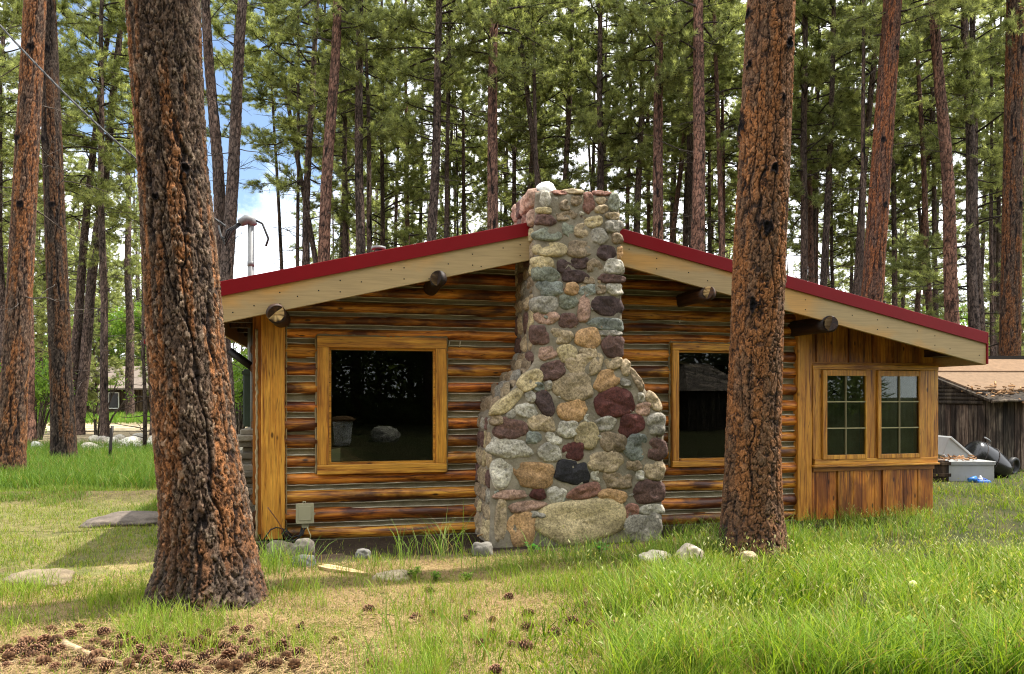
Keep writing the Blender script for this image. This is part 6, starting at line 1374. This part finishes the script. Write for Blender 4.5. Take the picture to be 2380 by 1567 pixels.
for x, y, h, z0, r in spots:
    tube_np(T, [(x, y, -.2), (x + .05, y, h * .5), (x, y + .05, h)], r, .03, 8, (.10, .07, .055))
    m = int(1500 if h > 15 else 1100); q_ = rw.uniform(0, 1, m); zz = z0 + (h - z0) * q_; rad = (.35 + 1.9 * (1 - q_) ** .7) * rw.uniform(.2, 1, m) ** .6; th = rw.uniform(0, 6.283, m)
    P = np.stack([x + rad * np.cos(th), y + rad * np.sin(th), zz], -1); d = np.stack([np.cos(th), np.sin(th), rw.uniform(-.2, .6, m)], -1) + rw.normal(0, .4, (m, 3)); sd_ = np.cross(d, rw.normal(0, 1, (m, 3))); sd_ /= np.linalg.norm(sd_, axis=1)[:, None]
    V = np.stack([P - sd_ * .07, P + sd_ * .07, P + d * .38], 1).reshape(-1, 3); T.add(V, np.arange(3 * m).reshape(-1, 3), 3, np.repeat(np.array([.08, .10, .04]) * rw.uniform(.6, 2.0, (m, 1)), 3, 0), 1)
tag(link('pine_woods', T.mesh('pine_woods', ['bark_far', 'needles'])), 'pine woods behind the viewpoint, mirrored darkly in the window panes', 'woods', None, 'stuff')
o = rock_mesh(.85, .7, .5, 91, (.42, .40, .34), .2, 4).build('boulder', 'rock', None, (2.6, -6, gzs(2.6, -6))); tag(o, 'large pale boulder mirrored in the right half of the picture window', 'boulder')
pb = empty('planter_barrel', (1.1, -5.0, gzs(1.1, -5))); mb = MB(); mb.tube([(0, 0, 0), (0, 0, .1), (0, 0, .65), (0, 0, .7)], [.20, .22, .28, .29], 20); mb.build('tub', 'white_paint', pb); mb = MB(); mb.tube([(0, 0, .69), (0, 0, .74), (0, 0, .82)], [.34, .36, .2], 20, (.6, .5, .4)); mb.build('lid', 'stick_wood', pb); tag(pb, 'white planter barrel mirrored in the left half of the picture window', 'planter')
rs2 = empty('garden_shelter', (16.0, -8.0, -.25)); mb = MB(); mb.add([(-1.7, -1.5, 2.0), (1.7, -1.5, 2.0), (1.7, 1.5, 2.0), (-1.7, 1.5, 2.0), (-.6, 0, 3.1), (.6, 0, 3.1)], [(0, 1, 5, 4), (1, 2, 5), (2, 3, 4, 5), (3, 0, 4), (3, 2, 1, 0)], (1.6, 1.6, 1.6)); mb.build('roof', 'shingle_grey', rs2); mb = MB(); mb.box(-1.4, 1.4, -1.2, 1.2, -.2, 2.0); mb.build('board_wall', 'weathered_wood', rs2); tag(rs2, 'hip roofed shelter mirrored in the narrower window', 'shelter')
# ------------------------------------------------------------------ sun, sky, camera
EL, AZV = math.radians(63), Vector((.95, .31, 0)).normalized()      # the sun stands behind the cabin to the right
dirv = Vector((AZV.x * math.cos(EL), AZV.y * math.cos(EL), math.sin(EL)))
sd = bpy.data.lights.new('sun', 'SUN'); sd.energy = 4.8; sd.angle = math.radians(.55); sd.color = (1, .94, .84); so = bpy.data.objects.new('sun', sd); COL.objects.link(so); so.rotation_euler = dirv.to_track_quat('Z', 'Y').to_euler()
w = bpy.data.worlds.new('World'); scene.world = w; w.use_nodes = True; nt = w.node_tree; nt.nodes.clear(); q = NB(nt)
out = q.n('ShaderNodeOutputWorld'); bg = q.n('ShaderNodeBackground'); bg.inputs[1].default_value = .12
sky = q.n('ShaderNodeTexSky'); sky.sky_type = 'NISHITA'; sky.sun_disc = False; sky.sun_elevation = EL; sky.sun_rotation = math.atan2(dirv.x, dirv.y); sky.air_density = 1.0; sky.dust_density = .6
tc = q.n('ShaderNodeTexCoord'); nz = q.noise(tc.outputs['Generated'], 5.5, 8, .62, .4)
bd = Vector(((522 - CX) / F, 1, (HY - 120) / F)).normalized()
dt = q.n('ShaderNodeVectorMath', operation='DOT_PRODUCT'); q.l(tc.outputs['Generated'], dt.inputs[0]); dt.inputs[1].default_value = bd
mr = q.n('ShaderNodeMapRange'); q.l(dt.outputs['Value'], mr.inputs[0]); mr.inputs[1].default_value = .955; mr.inputs[2].default_value = .996; mr.inputs[3].default_value = 0; mr.inputs[4].default_value = .55
ad = q.n('ShaderNodeMath', operation='SUBTRACT'); q.l(nz, ad.inputs[0]); q.l(mr.outputs[0], ad.inputs[1])
cl = q.ramp(ad.outputs[0], [(.06, 0.0), (.36, 1.0)])
c = q.mix(sky.outputs[0], (12.0, 12.3, 12.7), cl)
q.l(c, bg.inputs[0]); q.l(bg.outputs[0], out.inputs[0])
cd = bpy.data.cameras.new('camera'); cd.sensor_width = 36; cd.lens = F / 2380 * 36; cd.shift_x = 0; cd.shift_y = (HY - 783.5) / 2380; cd.clip_start = .05; cd.clip_end = 2000
co = bpy.data.objects.new('camera', cd); COL.objects.link(co); co.location = (0, 0, EYE); co.rotation_euler = (PI / 2, 0, 0); scene.camera = co
scene.view_settings.view_transform = 'Standard'; scene.view_settings.look = 'None'; scene.view_settings.exposure = 1.0; scene.view_settings.gamma = 1
cy = scene.cycles; cy.max_bounces = 7; cy.diffuse_bounces = 4; cy.glossy_bounces = 3; cy.transmission_bounces = 5; cy.transparent_max_bounces = 12; cy.sample_clamp_indirect = 3; cy.use_denoising = True; cy.denoising_prefilter = 'NONE'; cy.use_adaptive_sampling = False; cy.filter_width = 1.15
print('pines', npine[0], 'cones', NC, 'objects', len(scene.objects))
